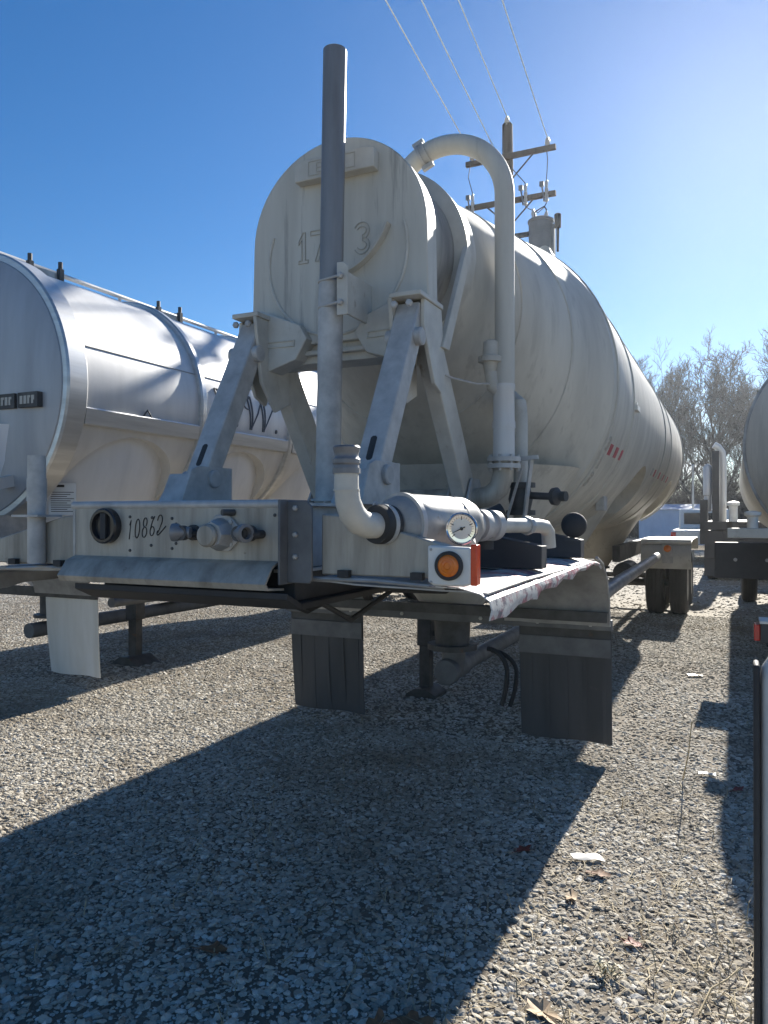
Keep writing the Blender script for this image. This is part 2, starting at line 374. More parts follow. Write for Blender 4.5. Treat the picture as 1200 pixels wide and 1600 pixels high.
def gravel_field(name, poly, dens, smin, smax, seed):
    o = structure(name, MB().add([(x, y, .002) for x, y in poly], [tuple(range(len(poly)))]), M['stone'], 'stuff')
    ng = bpy.data.node_groups.new(name, 'GeometryNodeTree')
    ng.interface.new_socket('Geometry', in_out='INPUT', socket_type='NodeSocketGeometry')
    ng.interface.new_socket('Geometry', in_out='OUTPUT', socket_type='NodeSocketGeometry')
    N, L = ng.nodes, ng.links
    gi, go = N.new('NodeGroupInput'), N.new('NodeGroupOutput')
    jn = N.new('GeometryNodeJoinGeometry')
    for k in range(3):
        dp = N.new('GeometryNodeDistributePointsOnFaces'); dp.inputs['Density'].default_value = dens / 3; dp.inputs['Seed'].default_value = seed + k
        L.new(gi.outputs[0], dp.inputs['Mesh'])
        pn_ = N.new('GeometryNodeInputPosition'); dn = N.new('ShaderNodeTexNoise'); dn.inputs['Scale'].default_value = .9; dn.inputs['Detail'].default_value = 5; dn.inputs['Roughness'].default_value = .65
        L.new(pn_.outputs[0], dn.inputs['Vector']); dm = N.new('ShaderNodeMapRange'); dm.inputs[1].default_value = .40; dm.inputs[2].default_value = .58; dm.inputs[3].default_value = dens / 9; dm.inputs[4].default_value = dens / 2.8
        L.new(dn.outputs[0], dm.inputs[0]); L.new(dm.outputs[0], dp.inputs['Density'])
        ico = N.new('GeometryNodeMeshIcoSphere'); ico.inputs['Radius'].default_value = 1; ico.inputs['Subdivisions'].default_value = 2
        ps = N.new('GeometryNodeInputPosition'); va = N.new('ShaderNodeVectorMath'); va.operation = 'ADD'; va.inputs[1].default_value = (k * 7.3, k * 3.1, 1)
        L.new(ps.outputs[0], va.inputs[0])
        nz = N.new('ShaderNodeTexNoise'); nz.inputs['Scale'].default_value = 1.1; nz.inputs['Detail'].default_value = 1
        L.new(va.outputs[0], nz.inputs['Vector'])
        sub = N.new('ShaderNodeVectorMath'); sub.operation = 'SUBTRACT'; sub.inputs[1].default_value = (.5, .5, .5); L.new(nz.outputs['Color'], sub.inputs[0])
        mu = N.new('ShaderNodeVectorMath'); mu.operation = 'SCALE'; mu.inputs['Scale'].default_value = 1.5; L.new(sub.outputs[0], mu.inputs[0])
        sp = N.new('GeometryNodeSetPosition'); L.new(ico.outputs[0], sp.inputs['Geometry']); L.new(mu.outputs[0], sp.inputs['Offset'])
        sm = N.new('GeometryNodeSetMaterial'); sm.inputs['Material'].default_value = M['stone']; L.new(sp.outputs[0], sm.inputs[0])
        ip = N.new('GeometryNodeInstanceOnPoints'); L.new(dp.outputs['Points'], ip.inputs['Points']); L.new(sm.outputs[0], ip.inputs['Instance'])
        rv = N.new('FunctionNodeRandomValue'); rv.data_type = 'FLOAT_VECTOR'; rv.inputs['Max'].default_value = (.5, .5, 6.28); rv.inputs['Min'].default_value = (-.5, -.5, 0); rv.inputs['Seed'].default_value = 5 + k
        L.new(rv.outputs[0], ip.inputs['Rotation'])
        rs = N.new('FunctionNodeRandomValue'); rs.data_type = 'FLOAT'; rs.inputs[2].default_value = 0; rs.inputs[3].default_value = 1; rs.inputs['Seed'].default_value = 9 + k
        pw = N.new('ShaderNodeMath'); pw.operation = 'POWER'; pw.inputs[1].default_value = 4.0; L.new(rs.outputs[1], pw.inputs[0])
        mr = N.new('ShaderNodeMapRange'); mr.inputs[3].default_value = smin; mr.inputs[4].default_value = smax; L.new(pw.outputs[0], mr.inputs[0])
        rx = N.new('FunctionNodeRandomValue'); rx.data_type = 'FLOAT_VECTOR'; rx.inputs['Min'].default_value = (.85, .7, .26); rx.inputs['Max'].default_value = (1.4, 1.15, .5); rx.inputs['Seed'].default_value = 21 + k
        sc = N.new('ShaderNodeVectorMath'); sc.operation = 'SCALE'; L.new(rx.outputs[0], sc.inputs[0]); L.new(mr.outputs[0], sc.inputs['Scale'])
        L.new(sc.outputs[0], ip.inputs['Scale'])
        L.new(ip.outputs[0], jn.inputs[0])
    L.new(gi.outputs[0], jn.inputs[0])
    L.new(jn.outputs[0], go.inputs[0])
    md = o.modifiers.new('gravel', 'NODES'); md.node_group = ng
    # the carrier sheet is kept as packed dirt between the stones
    o.data.materials.clear(); o.data.materials.append(M['soil'] if dens > 500 else M['gravel'])
    return o
gravel_field('near_gravel', [(-3.2, 1.2), (1.4, 1.2), (1.4, 5.2), (-9.5, 5.2)], 9000, .0055, .019, 1)
gravel_field('middle_gravel', [(-11, 5.2), (2.2, 5.2), (2.2, 13), (-16, 13)], 2300, .010, .022, 40)
gravel_field('far_gravel', [(-16, 13), (2.5, 13), (2.5, 34), (-34, 34)], 130, .016, .04, 80)

# dry stalks and dead grass lying in tufts
def tufts():
    mb = MB()
    spots = [(.05, 2.6, .35, 60), (-.35, 3.1, .5, 90), (-.15, 4.2, .6, 80), (-1.2, 2.3, .6, 50), (-2.4, 3.2, 1.2, 90), (.2, 2.1, .4, 60), (-.5, 2.4, .5, 160), (-.25, 3.5, .5, 170), (-.1, 2.9, .35, 150), (-.65, 2.05, .35, 120), (-.45, 4.3, .6, 150), (-1.0, 2.7, .5, 60), (-2.0, 2.6, 1.0, 120), (-.3, 12.4, .8, 400), (-3.6, 5.4, .8, 160),
             (-4.4, 6.6, 1.0, 160), (-3.0, 5.1, .5, 90), (-4.9, 5.2, .7, 120), (-.2, 11.5, .6, 260), (-.3, 9.3, .7, 120), (-1.6, 3.6, .8, 70), (-5.8, 7.6, 1.2, 150), (-8, 9, 2, 200), (0, 6.5, .9, 90), (-.9, 4.4, .4, 60)]
    for x, y, r, n in spots:
        for _ in range(n):
            a, q = random.uniform(0, 6.28), r * random.random() ** .7
            px, py = x + q * math.cos(a), y + q * math.sin(a)
            b = random.uniform(0, 6.28); l = random.uniform(.04, .16); h = random.uniform(.004, .07) if random.random() < .45 else random.uniform(.004, .022)
            d = V(math.cos(b), math.sin(b), 0) * l; k = V(-math.sin(b), math.cos(b), 0) * random.uniform(.0009, .0024)
            p0 = V(px, py, .004); p1 = p0 + d * .5 + V(random.uniform(-.02, .02), random.uniform(-.02, .02), h); p2 = p0 + d + V(0, 0, h * random.uniform(.2, 1.3))
            mb.add([p0 - k, p0 + k, p1 - k, p1 + k, p2], [(0, 1, 3, 2), (2, 3, 4)])
    structure('dry_grass', mb, M['straw'], 'stuff')
tufts()

# ------------------------------------------------------------------ THE MAIN TANK TRAILER
XC = -1.95
T = thing('tank_trailer', 'dusty cream bulk tank trailer with tall exhaust pipe, 10862 on its front beam', 'trailer', (XC, 2.3, 0))

def u_poly(cz, r, zb, y, hw=None, n=28):
    """inverted U outline in plane Y=y"""
    hw = hw or r
    p = [V(XC + hw, y, zb)] + [V(XC + r * math.cos(R(180 * i / n)), y, cz + r * math.sin(R(180 * i / n))) for i in range(n + 1)] + [V(XC - hw, y, zb)]
    return p
# tank: lofted solid, neck -> cone -> barrel -> rear cone, with arched hopper openings cut from it
def loft(secs, n=72):
    mb = MB(); vs_ = []
    for y, r, c in secs:
        vs_ += [V(XC + r * math.sin(2 * math.pi * k / n), y, c + r * math.cos(2 * math.pi * k / n)) for k in range(n)]
    m = len(secs)
    fs = [(i*n+k, i*n+(k+1) % n, (i+1)*n+(k+1) % n, (i+1)*n+k) for i in range(m-1) for k in range(n)] + [tuple(range(n)), tuple(range((m-1)*n, m*n))[::-1]]
    return mb.add(vs_, fs)
def lerp(a, b, t): return a + (b - a) * t
secs = [(4.14 + 1.46 * t, lerp(.53, 1.2, t), lerp(3.13, 2.6, t)) for t in [0, .1, .25, .5, .75, .92]] + \
       [(5.52, 1.185, 2.612), (5.6, 1.2, 2.6)] + [(5.6 + .9 * i, 1.2, 2.6) for i in range(1, 9)] + [(13.4, 1.19, 2.61), (14.6, .75, 2.95), (15.2, .5, 3.1)]
def cut(mb, cutters):
    me = mb.mesh('a'); o = bpy.data.objects.new('a', me); COL.objects.link(o); tmp = []
    for c in cutters:
        q = bpy.data.objects.new('c', c.mesh('c')); COL.objects.link(q); tmp.append(q)
        m = o.modifiers.new('b', 'BOOLEAN'); m.operation = 'DIFFERENCE'; m.object = q; m.solver = 'EXACT'
    dg = bpy.context.evaluated_depsgraph_get(); dg.update()
    r = bpy.data.meshes.new_from_object(o.evaluated_get(dg))
    out = MB().add([v.co.copy() for v in r.vertices], [tuple(p.vertices) for p in r.polygons])
    for q in tmp + [o]: bpy.data.objects.remove(q)
    return out
def arch(yc, x0, x1, ztop, rt=.62, wb=1.25, zb=1.0):
    p = [V(x0, yc - wb, zb)] + [V(x0, yc - rt * math.cos(R(180 * i / 18)), ztop - .5 + .5 * math.sin(R(180 * i / 18))) for i in range(19)] + [V(x0, yc + wb, zb)]
    return MB().prism(p, (x1 - x0, 0, 0))
HOP = [8.35, 12.1]
shell = cut(loft(secs), [arch(h, XC - 1.6, XC + 1.6, 2.14) for h in HOP])
tank = part('tank_shell', shell, M['tank'], T, ang=28)
def hopper(x, yc, zt, hx, hy, zb, rb, yb=None, n=48):
    yb = yc if yb is None else yb
    rows = []
    for t in (0, .2, .45, .7, .88, 1):
        z = lerp(zt, zb, t); a = lerp(hx, rb, t); b = lerp(hy, rb, t); y = lerp(yc, yb, t)
        rows.append([V(x + a * math.cos(2 * math.pi * k / n), y + b * math.sin(2 * math.pi * k / n), z) for k in range(n + 1)])
    return MB().grid(rows)
for h in HOP:
    hp = part('hopper', hopper(XC, h, 2.24, 1.06, 1.5, .82, .17), M['tank'], T)
    ov = part('outlet_valve', MB().lathe((XC, h, .82), (0, 0, -1), [(0, .2), (.03, .2), (.03, .15), (.2, .13), (.2, .19), (.23, .19), (.23, .1)], 24), M['steel'], hp)
hp = part('hopper', hopper(XC, 5.30, 1.95, .97, .80, .86, .18, 5.42), M['tank'], T)
part('outlet_valve', MB().lathe((XC, 5.42, .86), (0, 0, -1), [(0, .2), (.03, .2), (.03, .14), (.22, .13), (.22, .19), (.26, .19), (.26, .1)], 24), M['steel'], hp)
# weld seams on the barrel: slim raised hoops
for y in (5.6, 6.55, 9.75, 10.7, 13.35):
    sg = [a for a in range(-64, 245, 4)]
    part('weld_hoop', MB().tube([V(XC + 1.201 * math.cos(R(a)), y, 2.6 + 1.201 * math.sin(R(a))) for a in sg], .011, 6), M['tank'], T)
for y, rr_, cz_ in ((4.62, .7503, 2.9557), (5.1, .9706, 2.7814)):
    part('weld_hoop', MB().tube([V(XC + (rr_ + .001) * math.cos(R(a)), y, cz_ + (rr_ + .001) * math.sin(R(a))) for a in range(-64, 245, 4)], .006, 5), M['tank'], T)
for a in (28, 152):
    part('seam_weld', MB().tube([(XC + 1.2 * math.cos(R(a)), 5.65, 2.6 + 1.2 * math.sin(R(a))), (XC + 1.2 * math.cos(R(a)), 13.3, 2.6 + 1.2 * math.sin(R(a)))], .007, 5), M['tank'], T)
# raised keel rail along the top with catwalk bracket
wk = part('top_catwalk', MB().box(XC - .22, XC + .22, 5.9, 13.2, 3.845, 3.87), M['dullalu'], T)
for y in (6.0, 7.8, 9.6, 11.4, 13.0):
    [part('catwalk_bracket', MB().box(XC + q * .18 - .02, XC + q * .18 + .02, y, y + .06, 3.76, 3.845), M['dullalu'], wk) for q in (-1, 1)]
for y in (7.0, 10.4):
    mh = part('manhole_lid', MB().lathe((XC, y, 3.87), (0, 0, 1), [(0, .27), (.06, .27), (.07, .24), (.11, .05), (.11, .01)], 28), M['dullalu'], T)
    for a in range(0, 360, 60):
        part('lid_clamp', MB().box(XC + .29 * math.cos(R(a)) - .02, XC + .29 * math.cos(R(a)) + .02, y + .29 * math.sin(R(a)) - .02, y + .29 * math.sin(R(a)) + .02, 3.87, 3.98), M['steel'], mh)
part('roof_pipe', MB().tube([(XC + .55, 6.25, 3.70), (XC + .52, 6.25, 3.83), (XC + .52, 7.7, 3.80), (XC + .52, 8.9, 3.72)], .052, 16), M['cream'], T)

# head of the neck: an upright plate with an inverted U outline, neck skin and flange ring behind it
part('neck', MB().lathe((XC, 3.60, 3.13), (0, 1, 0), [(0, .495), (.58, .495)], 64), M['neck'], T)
hd = part('head_plate', MB().prism(u_poly(3.13, .53, 2.56, 3.56, .545), (0, .10, 0)), M['head'], T, .008)
part('head_side_skin', MB().sheet([[p + V(0, .10, 0), p + V(0, .15, 0)] for p in u_poly(3.13, .525, 2.55, 3.56, .535)], .012), M['cream'], T)
part('dish_seam', MB().tube([V(XC + .425 * math.cos(R(a)), 3.558, 3.02 + .425 * math.sin(R(a))) for a in range(158, 383, 5)], .009, 6), M['cream'], hd)
part('head_strap', MB().sheet([[p, p + V(0, -.05, 0)] for p in arc((XC - .02, 3.56, 3.27), (1, 0, 0), (0, 0, 1), .36, -88, -20, 14)], .014), M['cream'], hd)
rg = part('flange_ring', MB().ring((XC, 4.08, 3.13), (0, 1, 0), .49, .575, .06, 72), M['cream'], T)
part('flange_skin', MB().lathe((XC, 4.14, 3.13), (0, 1, 0), [(0, .56), (.10, .575)], 72, False), M['cream'], rg)
for s in (1, -1):
    x = XC + s * .545
    part('side_gusset', MB().prism([(x, 4.08, 3.16), (x, 4.16, 3.14), (x, 3.78, 2.5), (x, 3.68, 2.5)], (s * .03, 0, 0)), M['cream'], T, .004)
# name box on top of the head
nb = part('name_box', MB().prism([(-2.17, 3.495, 3.435), (-1.69, 3.495, 3.435), (-1.69, 3.495, 3.535), (-1.74, 3.495, 3.55), (-2.12, 3.495, 3.55), (-2.17, 3.495, 3.52)], (0, .066, 0)), M['cream'], T, .005)
part('plate_frame', MB().tube([(-2.08, 3.494, 3.455), (-1.80, 3.494, 3.455), (-1.80, 3.494, 3.53), (-2.08, 3.494, 3.53), (-2.08, 3.494, 3.455)], .003, 6), M['faded'], nb)
def strokes(name, parent, m, org, ux, uz, polys, r, n=6):
    mb = MB()
    for pl in polys:
        mb.tube([Vector(org) + Vector(ux) * a + Vector(uz) * b for a, b in pl], r, n)
    return part(name, mb, m, parent)
strokes('letter', nb, M['faded'], (-2.03, 3.494, 3.468), (.033, 0, 0), (0, 0, .048), [[(1, 1), (0, 1), (0, 0), (1, 0)], [(0, .5), (.8, .5)]], .0035)
# stencilled digits, faded outlines
def circ(cx, cy, rx, ry, a0, a1, n=14): return [(cx + rx * math.cos(R(a0 + (a1 - a0) * i / n)), cy + ry * math.sin(R(a0 + (a1 - a0) * i / n))) for i in range(n + 1)]
D1 = [[(.25, .72), (.5, 1), (.66, 1), (.66, .1), (.85, .1), (.85, 0), (.25, 0), (.25, .1), (.45, .1), (.45, .76), (.25, .62), (.25, .72)]]
D7 = [[(0, 1), (1, 1), (1, .85), (.5, 0), (.3, 0), (.78, .86), (0, .86), (0, 1)]]
D3 = [circ(.5, .73, .45, .27, 155, -70) + circ(.5, .27, .45, .27, 70, -155), circ(.5, .73, .27, .13, 160, -80) + circ(.5, .27, .27, .13, 80, -160)]
for dg_, x in ((D1, -.255), (D7, -.155), (D3, .11)):
    strokes('digit', hd, M['faded'], (XC + x, 3.557, 3.01), (.10, 0, 0), (0, 0, .17), dg_, .0028)

# saddle under the head: cross beam, corner gusset boxes, knuckles, then the four legs of the A frames
part('saddle_beam', MB().box(XC - .46, XC + .46, 3.60, 3.78, 2.46, 2.57).box(XC - .44, XC + .44, 3.56, 3.60, 2.50, 2.525), M['cream'], T, .005)
for s in (-1, 1):
    x = XC + s * .475
    g = part('corner_gusset', MB().prism([(x - s * .02, 3.50, 2.765), (x - s * .28, 3.50, 2.66), (x - s * .33, 3.50, 2.58), (x - s * .26, 3.50, 2.47), (x - s * .02, 3.50, 2.40)], (0, .14, 0)), M['cream'], T, .006)
    part('gusset_slot', MB().tube([(x - s * .08, 3.497, 2.58), (x - s * .25, 3.497, 2.575), (x - s * .25, 3.497, 2.545), (x - s * .08, 3.497, 2.55)], .006, 6), M['cream'], g)
    part('knuckle_plate', MB().prism([(x + s * .085, 3.46, 2.70), (x + s * .085, 3.70, 2.70), (x + s * .085, 3.76, 2.38), (x + s * .085, 3.70, 2.26), (x + s * .085, 3.60, 2.30), (x + s * .085, 3.45, 2.57)], (-s * .022, 0, 0)), M['cream'], T, .004)
    part('knuckle_plate', MB().prism([(x - s * .062, 3.38, 2.70), (x - s * .062, 3.70, 2.70), (x - s * .062, 3.72, 2.26), (x - s * .062, 3.58, 2.20), (x - s * .062, 3.44, 2.35)], (-s * .022, 0, 0)), M['cream'], T, .004)
    cap = part('knuckle_cap', MB().box(x - .075, x + .095, 3.38, 3.70, 2.70, 2.725), M['cream'], T, .004)
    for q in (-.05, .05):
        part('bolt', MB().lathe((x + q * .8, 3.375, 2.66), (0, -1, 0), [(0, .018), (.014, .018), (.018, .012)], 6), M['galv'], cap)
    # front leg: box beam with two pins; flush black patch stands for a slotted hole's shade
    fl = part('front_leg', MB().beam((x, 2.97, 1.70), (x, 3.50, 2.66), .125, .11, (0, -1, .5)), M['galv'], T, .008)
    for zz, yy in ((1.80, 3.025), (2.50, 3.41)):
        part('pin', MB().lathe((x + .055, yy, zz), (1, 0, 0), [(0, .045), (.036, .045), (.041, .038)], 20), M['galv'], fl)
        part('pin', MB().lathe((x - .055, yy, zz), (-1, 0, 0), [(0, .045), (.036, .045), (.041, .038)], 20), M['galv'], fl)
    ld = V(0, .53, .96).normalized(); ln = V(0, -ld.z, ld.y)
    part('slot_shade', MB().prism([V(x, 2.97, 1.70) + ln * .056 + ld * t + V(a, 0, 0) for a, t in [(-.016, .17), (-.008, .16), (.008, .16), (.016, .17), (.016, .28), (.008, .29), (-.008, .29), (-.016, .28)]], ln * -.006), M['black'], fl)
    rl = part('rear_leg', MB().beam((x, 4.34, 1.70), (x, 3.66, 2.62), .09, .19, (0, 1, .6)), M['cream'], T, .008)
    part('leg_foot', MB().prism([(x + .075, 2.78, 1.665), (x + .075, 3.18, 1.665), (x + .075, 3.18, 1.86), (x + .075, 2.92, 1.86), (x + .075, 2.86, 1.84)], (-.015, 0, 0)).prism([(x - .06, 2.78, 1.665), (x - .06, 3.18, 1.665), (x - .06, 3.18, 1.80), (x - .06, 2.88, 1.80)], (-.015, 0, 0)).prism([(x - .06, 2.78, 1.665), (x + .06, 2.78, 1.665), (x + .06, 2.86, 1.82), (x - .06, 2.86, 1.82)], (0, .015, 0)), M['galv'], T, .003)
    part('leg_foot', MB().prism([(x + .07, 4.14, 1.665), (x + .07, 4.52, 1.665), (x + .07, 4.40, 1.84), (x + .07, 4.26, 1.84)], (-.015, 0, 0)).prism([(x - .055, 4.14, 1.665), (x - .055, 4.52, 1.665), (x - .055, 4.40, 1.84), (x - .055, 4.26, 1.84)], (-.015, 0, 0)), M['galv'], T, .003)

# tall exhaust pipe with its clamp bracket
SX, SY = -1.835, 3.30
st = part('exhaust_pipe', MB().lathe((SX, SY, 2.62), (.018, 0, 1), [(0, .0595), (1.335, .0595), (1.335, .055), (1.30, .055)], 28), M['stack'], T)
part('lower_sleeve', MB().lathe((SX - .018, SY, 1.69), (.019, 0, 1), [(0, .085), (.012, .085), (.012, .063), (1.10, .063), (1.10, .058)], 28), M['galv'], st)
br = part('pipe_bracket', MB().prism([(SX + .075, SY - .075, 2.60), (SX + .135, SY - .075, 2.60), (SX + .135, SY - .075, 2.84), (SX + .11, SY - .075, 2.86), (SX + .075, SY - .075, 2.86)], (0, .012, 0)).box(SX + .09, SX + .105, SY - .063, 3.56, 2.62, 2.83), M['cream'], st, .003)
for z in (2.66, 2.79):
    part('u_bolt', MB().tube([(SX + .10, SY - .09, z)] + arc((SX + .008, SY, z), (0, -1, 0), (-1, 0, 0), .067, 40, 300, 16) + [(SX + .10, SY + .05, z)], .007, 8), M['galv'], br)
    part('nut', MB().lathe((SX + .10, SY - .075, z), (0, -1, 0), [(0, .016), (.018, .016), (.024, .011)], 6), M['galv'], br)

# front beam: weathered face plate, rolled top, slanted lip, end bracket, coupler plate
fb = part('front_beam', MB().box(-2.50, -1.474, 2.30, 2.325, 1.446, 1.655), M['plate'], T, .004)
part('top_flange', MB().tube([(-2.52, 2.31, 1.660), (-1.474, 2.31, 1.660)], .017, 12).box(-2.50, -1.474, 2.31, 2.46, 1.655, 1.672), M['galv'], fb)
part('lower_lip', MB().sheet([[V(x, y, z) for x in (-2.50, -2.2, -1.9, -1.49)] for y, z in ((2.325, 1.452), (2.285, 1.44), (2.255, 1.428), (2.215, 1.375), (2.225, 1.36), (2.33, 1.352))], .008), M['plate'], fb)
part('end_plate', MB().box(-2.515, -2.50, 2.30, 2.45, 1.42, 1.66), M['dullalu'], fb)
eb = part('end_bracket', MB().prism([(-1.465, 2.31, 1.375), (-1.372, 2.31, 1.375), (-1.362, 2.31, 1.39), (-1.362, 2.31, 1.645), (-1.382, 2.31, 1.672), (-1.465, 2.31, 1.672)], (0, .012, 0)).box(-1.474, -1.464, 2.262, 2.45, 1.37, 1.676), M['bracket'], fb, .003)
for z in (1.645, 1.55, 1.47, 1.42):
    if z != 1.42:
        part('bolt', MB().lathe((-1.428, 2.31, z), (0, -1, 0), [(0, .011), (.008, .011), (.011, .007)], 6), M['dullalu'], eb)
part('coupler_plate', MB().box(-2.44, -1.42, 2.34, 3.70, 1.275, 1.30).prism([(-2.44, 2.34, 1.275), (-2.44, 2.34, 1.30), (-2.44, 2.24, 1.345), (-2.44, 2.24, 1.32)], (1.02, 0, 0)).box(-2.40, -1.46, 2.36, 3.6, 1.30, 1.42), M['black'], T, .004)
part('kingpin', MB().lathe((XC, 3.15, 1.275), (0, 0, -1), [(0, .06), (.03, .06), (.03, .037), (.07, .037), (.07, .045), (.10, .045), (.10, .01)], 20), M['steel'], T)
for s in (-1, 1):
    x = XC + s * .46
    part('frame_rail', MB().box(x - .045, x + .045, 2.33, 6.9, 1.655, 1.667).box(x - .006, x + .006, 2.33, 6.9, 1.42, 1.655).box(x - .045, x + .045, 2.33, 6.9, 1.408, 1.42), M['galv'], T)
part('deck_plate', MB().box(XC - .41, XC + .41, 2.50, 4.7, 1.635, 1.648), M['galv'], T)
# things on the face plate
rs = part('round_grommet', MB().lathe((-2.317, 2.30, 1.576), (0, -1, 0), [(0, .072), (.03, .072), (.035, .066), (.035, .056), (.018, .052), (.018, .001)], 32), M['cabpaint'], fb)
part('lamp_bar', MB().box(-2.330, -2.302, 2.268, 2.284, 1.524, 1.628), M['black'], rs)
sk = part('electrical_socket', MB().prism([(-1.735 + .076 * math.cos(R(22.5 + 45 * i)), 2.285, 1.553 + .074 * math.sin(R(22.5 + 45 * i))) for i in range(8)], (0, .015, 0)), M['galv'], fb, .004)
part('socket_body', MB().lathe((-1.738, 2.285, 1.548), (0, -1, 0), [(0, .062), (.025, .060), (.05, .052), (.06, .046)], 8), M['dullalu'], sk)
part('socket_lid', MB().lathe((-1.752, 2.225, 1.545), (0, -1, 0), [(0, .043), (.012, .043), (.02, .036), (.022, .01)], 24), M['plate'], sk)
for a in (45, 135, 225, 315):
    part('screw', MB().lathe((-1.735 + .058 * math.cos(R(a)), 2.285, 1.553 + .058 * math.sin(R(a))), (0, -1, 0), [(0, .009), (.007, .009), (.009, .005)], 10), M['galv'], sk)
for x, s in ((-1.875, -1), (-1.615, 1)):
    gh = part('air_coupling', MB().lathe((x, 2.30, 1.553), (0, -1, 0), [(0, .030), (.015, .030), (.015, .018), (.06, .018), (.06, .028), (.085, .028), (.085, .015)], 20), M['steel'], fb)
    part('coupling_cup', MB().lathe((x - s * .01, 2.235, 1.555), (s, -.35, 0), [(-.02, .02), (.015, .024), (.03, .034), (.05, .034), (.052, .022), (.03, .02)], 20), M['stack'], gh)
    part('coupling_elbow', MB().tube([(x + s * .02 + .03, 2.30, 1.55), (x + s * .02 + .03, 2.27, 1.55), (x + s * .01 + .02, 2.25, 1.55)], .016, 12), M['black'], gh)
part('stub_pipe', MB().lathe((-1.69, 2.30, 1.63), (-.5, -1, 0), [(0, .012), (.05, .012), (.05, .008)], 12), M['steel'], fb)
for x, z in ((-2.20, 1.613), (-2.20, 1.478), (-1.985, 1.607), (-1.985, 1.49), (-2.085, 1.61), (-2.09, 1.50), (-1.965, 1.585), (-1.965, 1.51), (-1.51, 1.62)):
    part('rivet', MB().lathe((x, 2.30, z), (0, -1, 0), [(0, .0065), (.003, .006), (.005, .002)], 10), M['steel'], fb)
# handwritten number
H = [[[(.05, .75), (.22, 1), (.12, 0)]],
     [circ(.5, .5, .32, .5, 80, 440, 16)],
     [circ(.5, .76, .27, .24, -60, 260, 12) + circ(.48, .25, .33, .27, 100, 440, 14)],
     [[(.75, 1.0), (.45, .75), (.22, .35)] + circ(.5, .24, .30, .24, 170, 520, 14)],
     [[(.12, .75)] + circ(.45, .74, .33, .28, 150, -50, 10) + [(.30, .12)] + circ(.28, .10, .14, .12, 60, 300, 8) + [(.6, .08), (1.35, .38)]]]
mb = MB(); cx = 0
for i, dgt in enumerate(H):
    for pl in dgt:
        mb.tube([V(-2.208 + (cx + a * .85 + b * .16) * .042, 2.2985, 1.522 + b * .076 + (cx + a) * .0055) for a, b in pl], .0019, 6)
    cx += .62 if i == 0 else .92
part('number_lettering', mb, M['ink'], fb)

# outriggers: tapered front pair carrying the fenders, darker pairs behind
def outrigger(y, s, x0, x1, z0, za, zb, t=.055):
    p = [(XC + s * x0, y, z0), (XC + s * x1, y, z0), (XC + s * x1, y, zb), (XC + s * (x0 + .22 * (x1 - x0)), y, za - .01), (XC + s * x0, y, za)]
    q = [(XC + s * x0, y, za), (XC + s * x1, y, zb), (XC + s * x1, y, zb + .008), (XC + s * x0, y, za + .008)]
    return MB().prism(p, (0, t, 0))
for s in (-1, 1):
    og = part('front_outrigger', outrigger(2.36, s, .60 if s > 0 else .56, 1.13, 1.405, 1.625, 1.505), M['plate'], T, .006)
    for xx in (.70, .98):
        part('bolt_block', MB().box(XC + s * xx - .022, XC + s * xx + .022, 2.335, 2.36, 1.40, 1.425), M['black'], og)
for y in (3.22, 4.14):
    for s in (-1, 1):
        part('rear_outrigger', outrigger(y, s, .50, 1.20, 1.385, 1.60, 1.485, .10), M['darkpaint'], T, .004)
# fenders: flat sheet, rolled outer rim, quarter round back end
for s in (-1, 1):
    xi, xo = XC + s * .53, XC + s * 1.225
    prof = [(2.36, 1.385), (2.9, 1.390), (3.5, 1.388), (4.2, 1.385), (4.5, 1.372), (4.72, 1.32), (4.88, 1.22), (4.97, 1.07), (5.0, .90)]
    rows = []
    for i, (y, z) in enumerate(prof):
        row = [V(lerp(xi, xo, t), y, z - (.0 if i > 4 else .02 * t) + .006 * noise.noise(V(t * 4, y * 3, s))) for t in (0, .15, .3, .45, .6, .75, .9, 1)]
        rows.append(row)
    fd = part('fender', MB().sheet(rows, .006), M['dullalu'], T)
    rim = []
    ys = [2.34 + .09 * i for i in range(26)]
    for y in ys:
        jag = .03 * noise.noise(V(y * 5, s, 0)) + .015 * noise.noise(V(y * 17, s, 4)); z = 1.372 if y < 4.3 else 1.372 - (y - 4.3) ** 2 * .5
        fall = lerp(1.0, .35, min(1, max(0, (y - 2.34) / 2.0)))
        rim.append([V(xo - s * .20, y, z + .012), V(xo - s * .09, y, z + .008 + .008 * noise.noise(V(y * 9, 3, s))), V(xo - s * .02, y, z - .008 + jag * .4),
                    V(xo + s * .012, y, z - .03 * fall), V(xo + s * .02, y, z - (.06 + jag) * fall), V(xo + s * .012 + s * jag * .3, y, z - (.095 + jag * 1.3) * fall)])
    part('fender_rim', MB().sheet(rim, .004), M['tape'] if s > 0 else M['dullalu'], fd, label='fender rim with torn red and white tape' if s > 0 else None)
    part('front_edge_bead', MB().tube([(xi, 2.355, 1.39), (lerp(xi, xo, .4), 2.35, 1.392), (xo - s * .15, 2.35, 1.378)], .008, 8), M['dullalu'], fd)
    part('fender_edge_trim', MB().tube([V(xo, y, z) for y, z in prof[4:]], .009, 8), M['dullalu'], fd)
    for y in (2.9, 3.7, 4.4):
        part('fender_rib', MB().box(min(xi, xo), max(xi, xo), y, y + .03, 1.33, 1.366), M['steel'], fd)
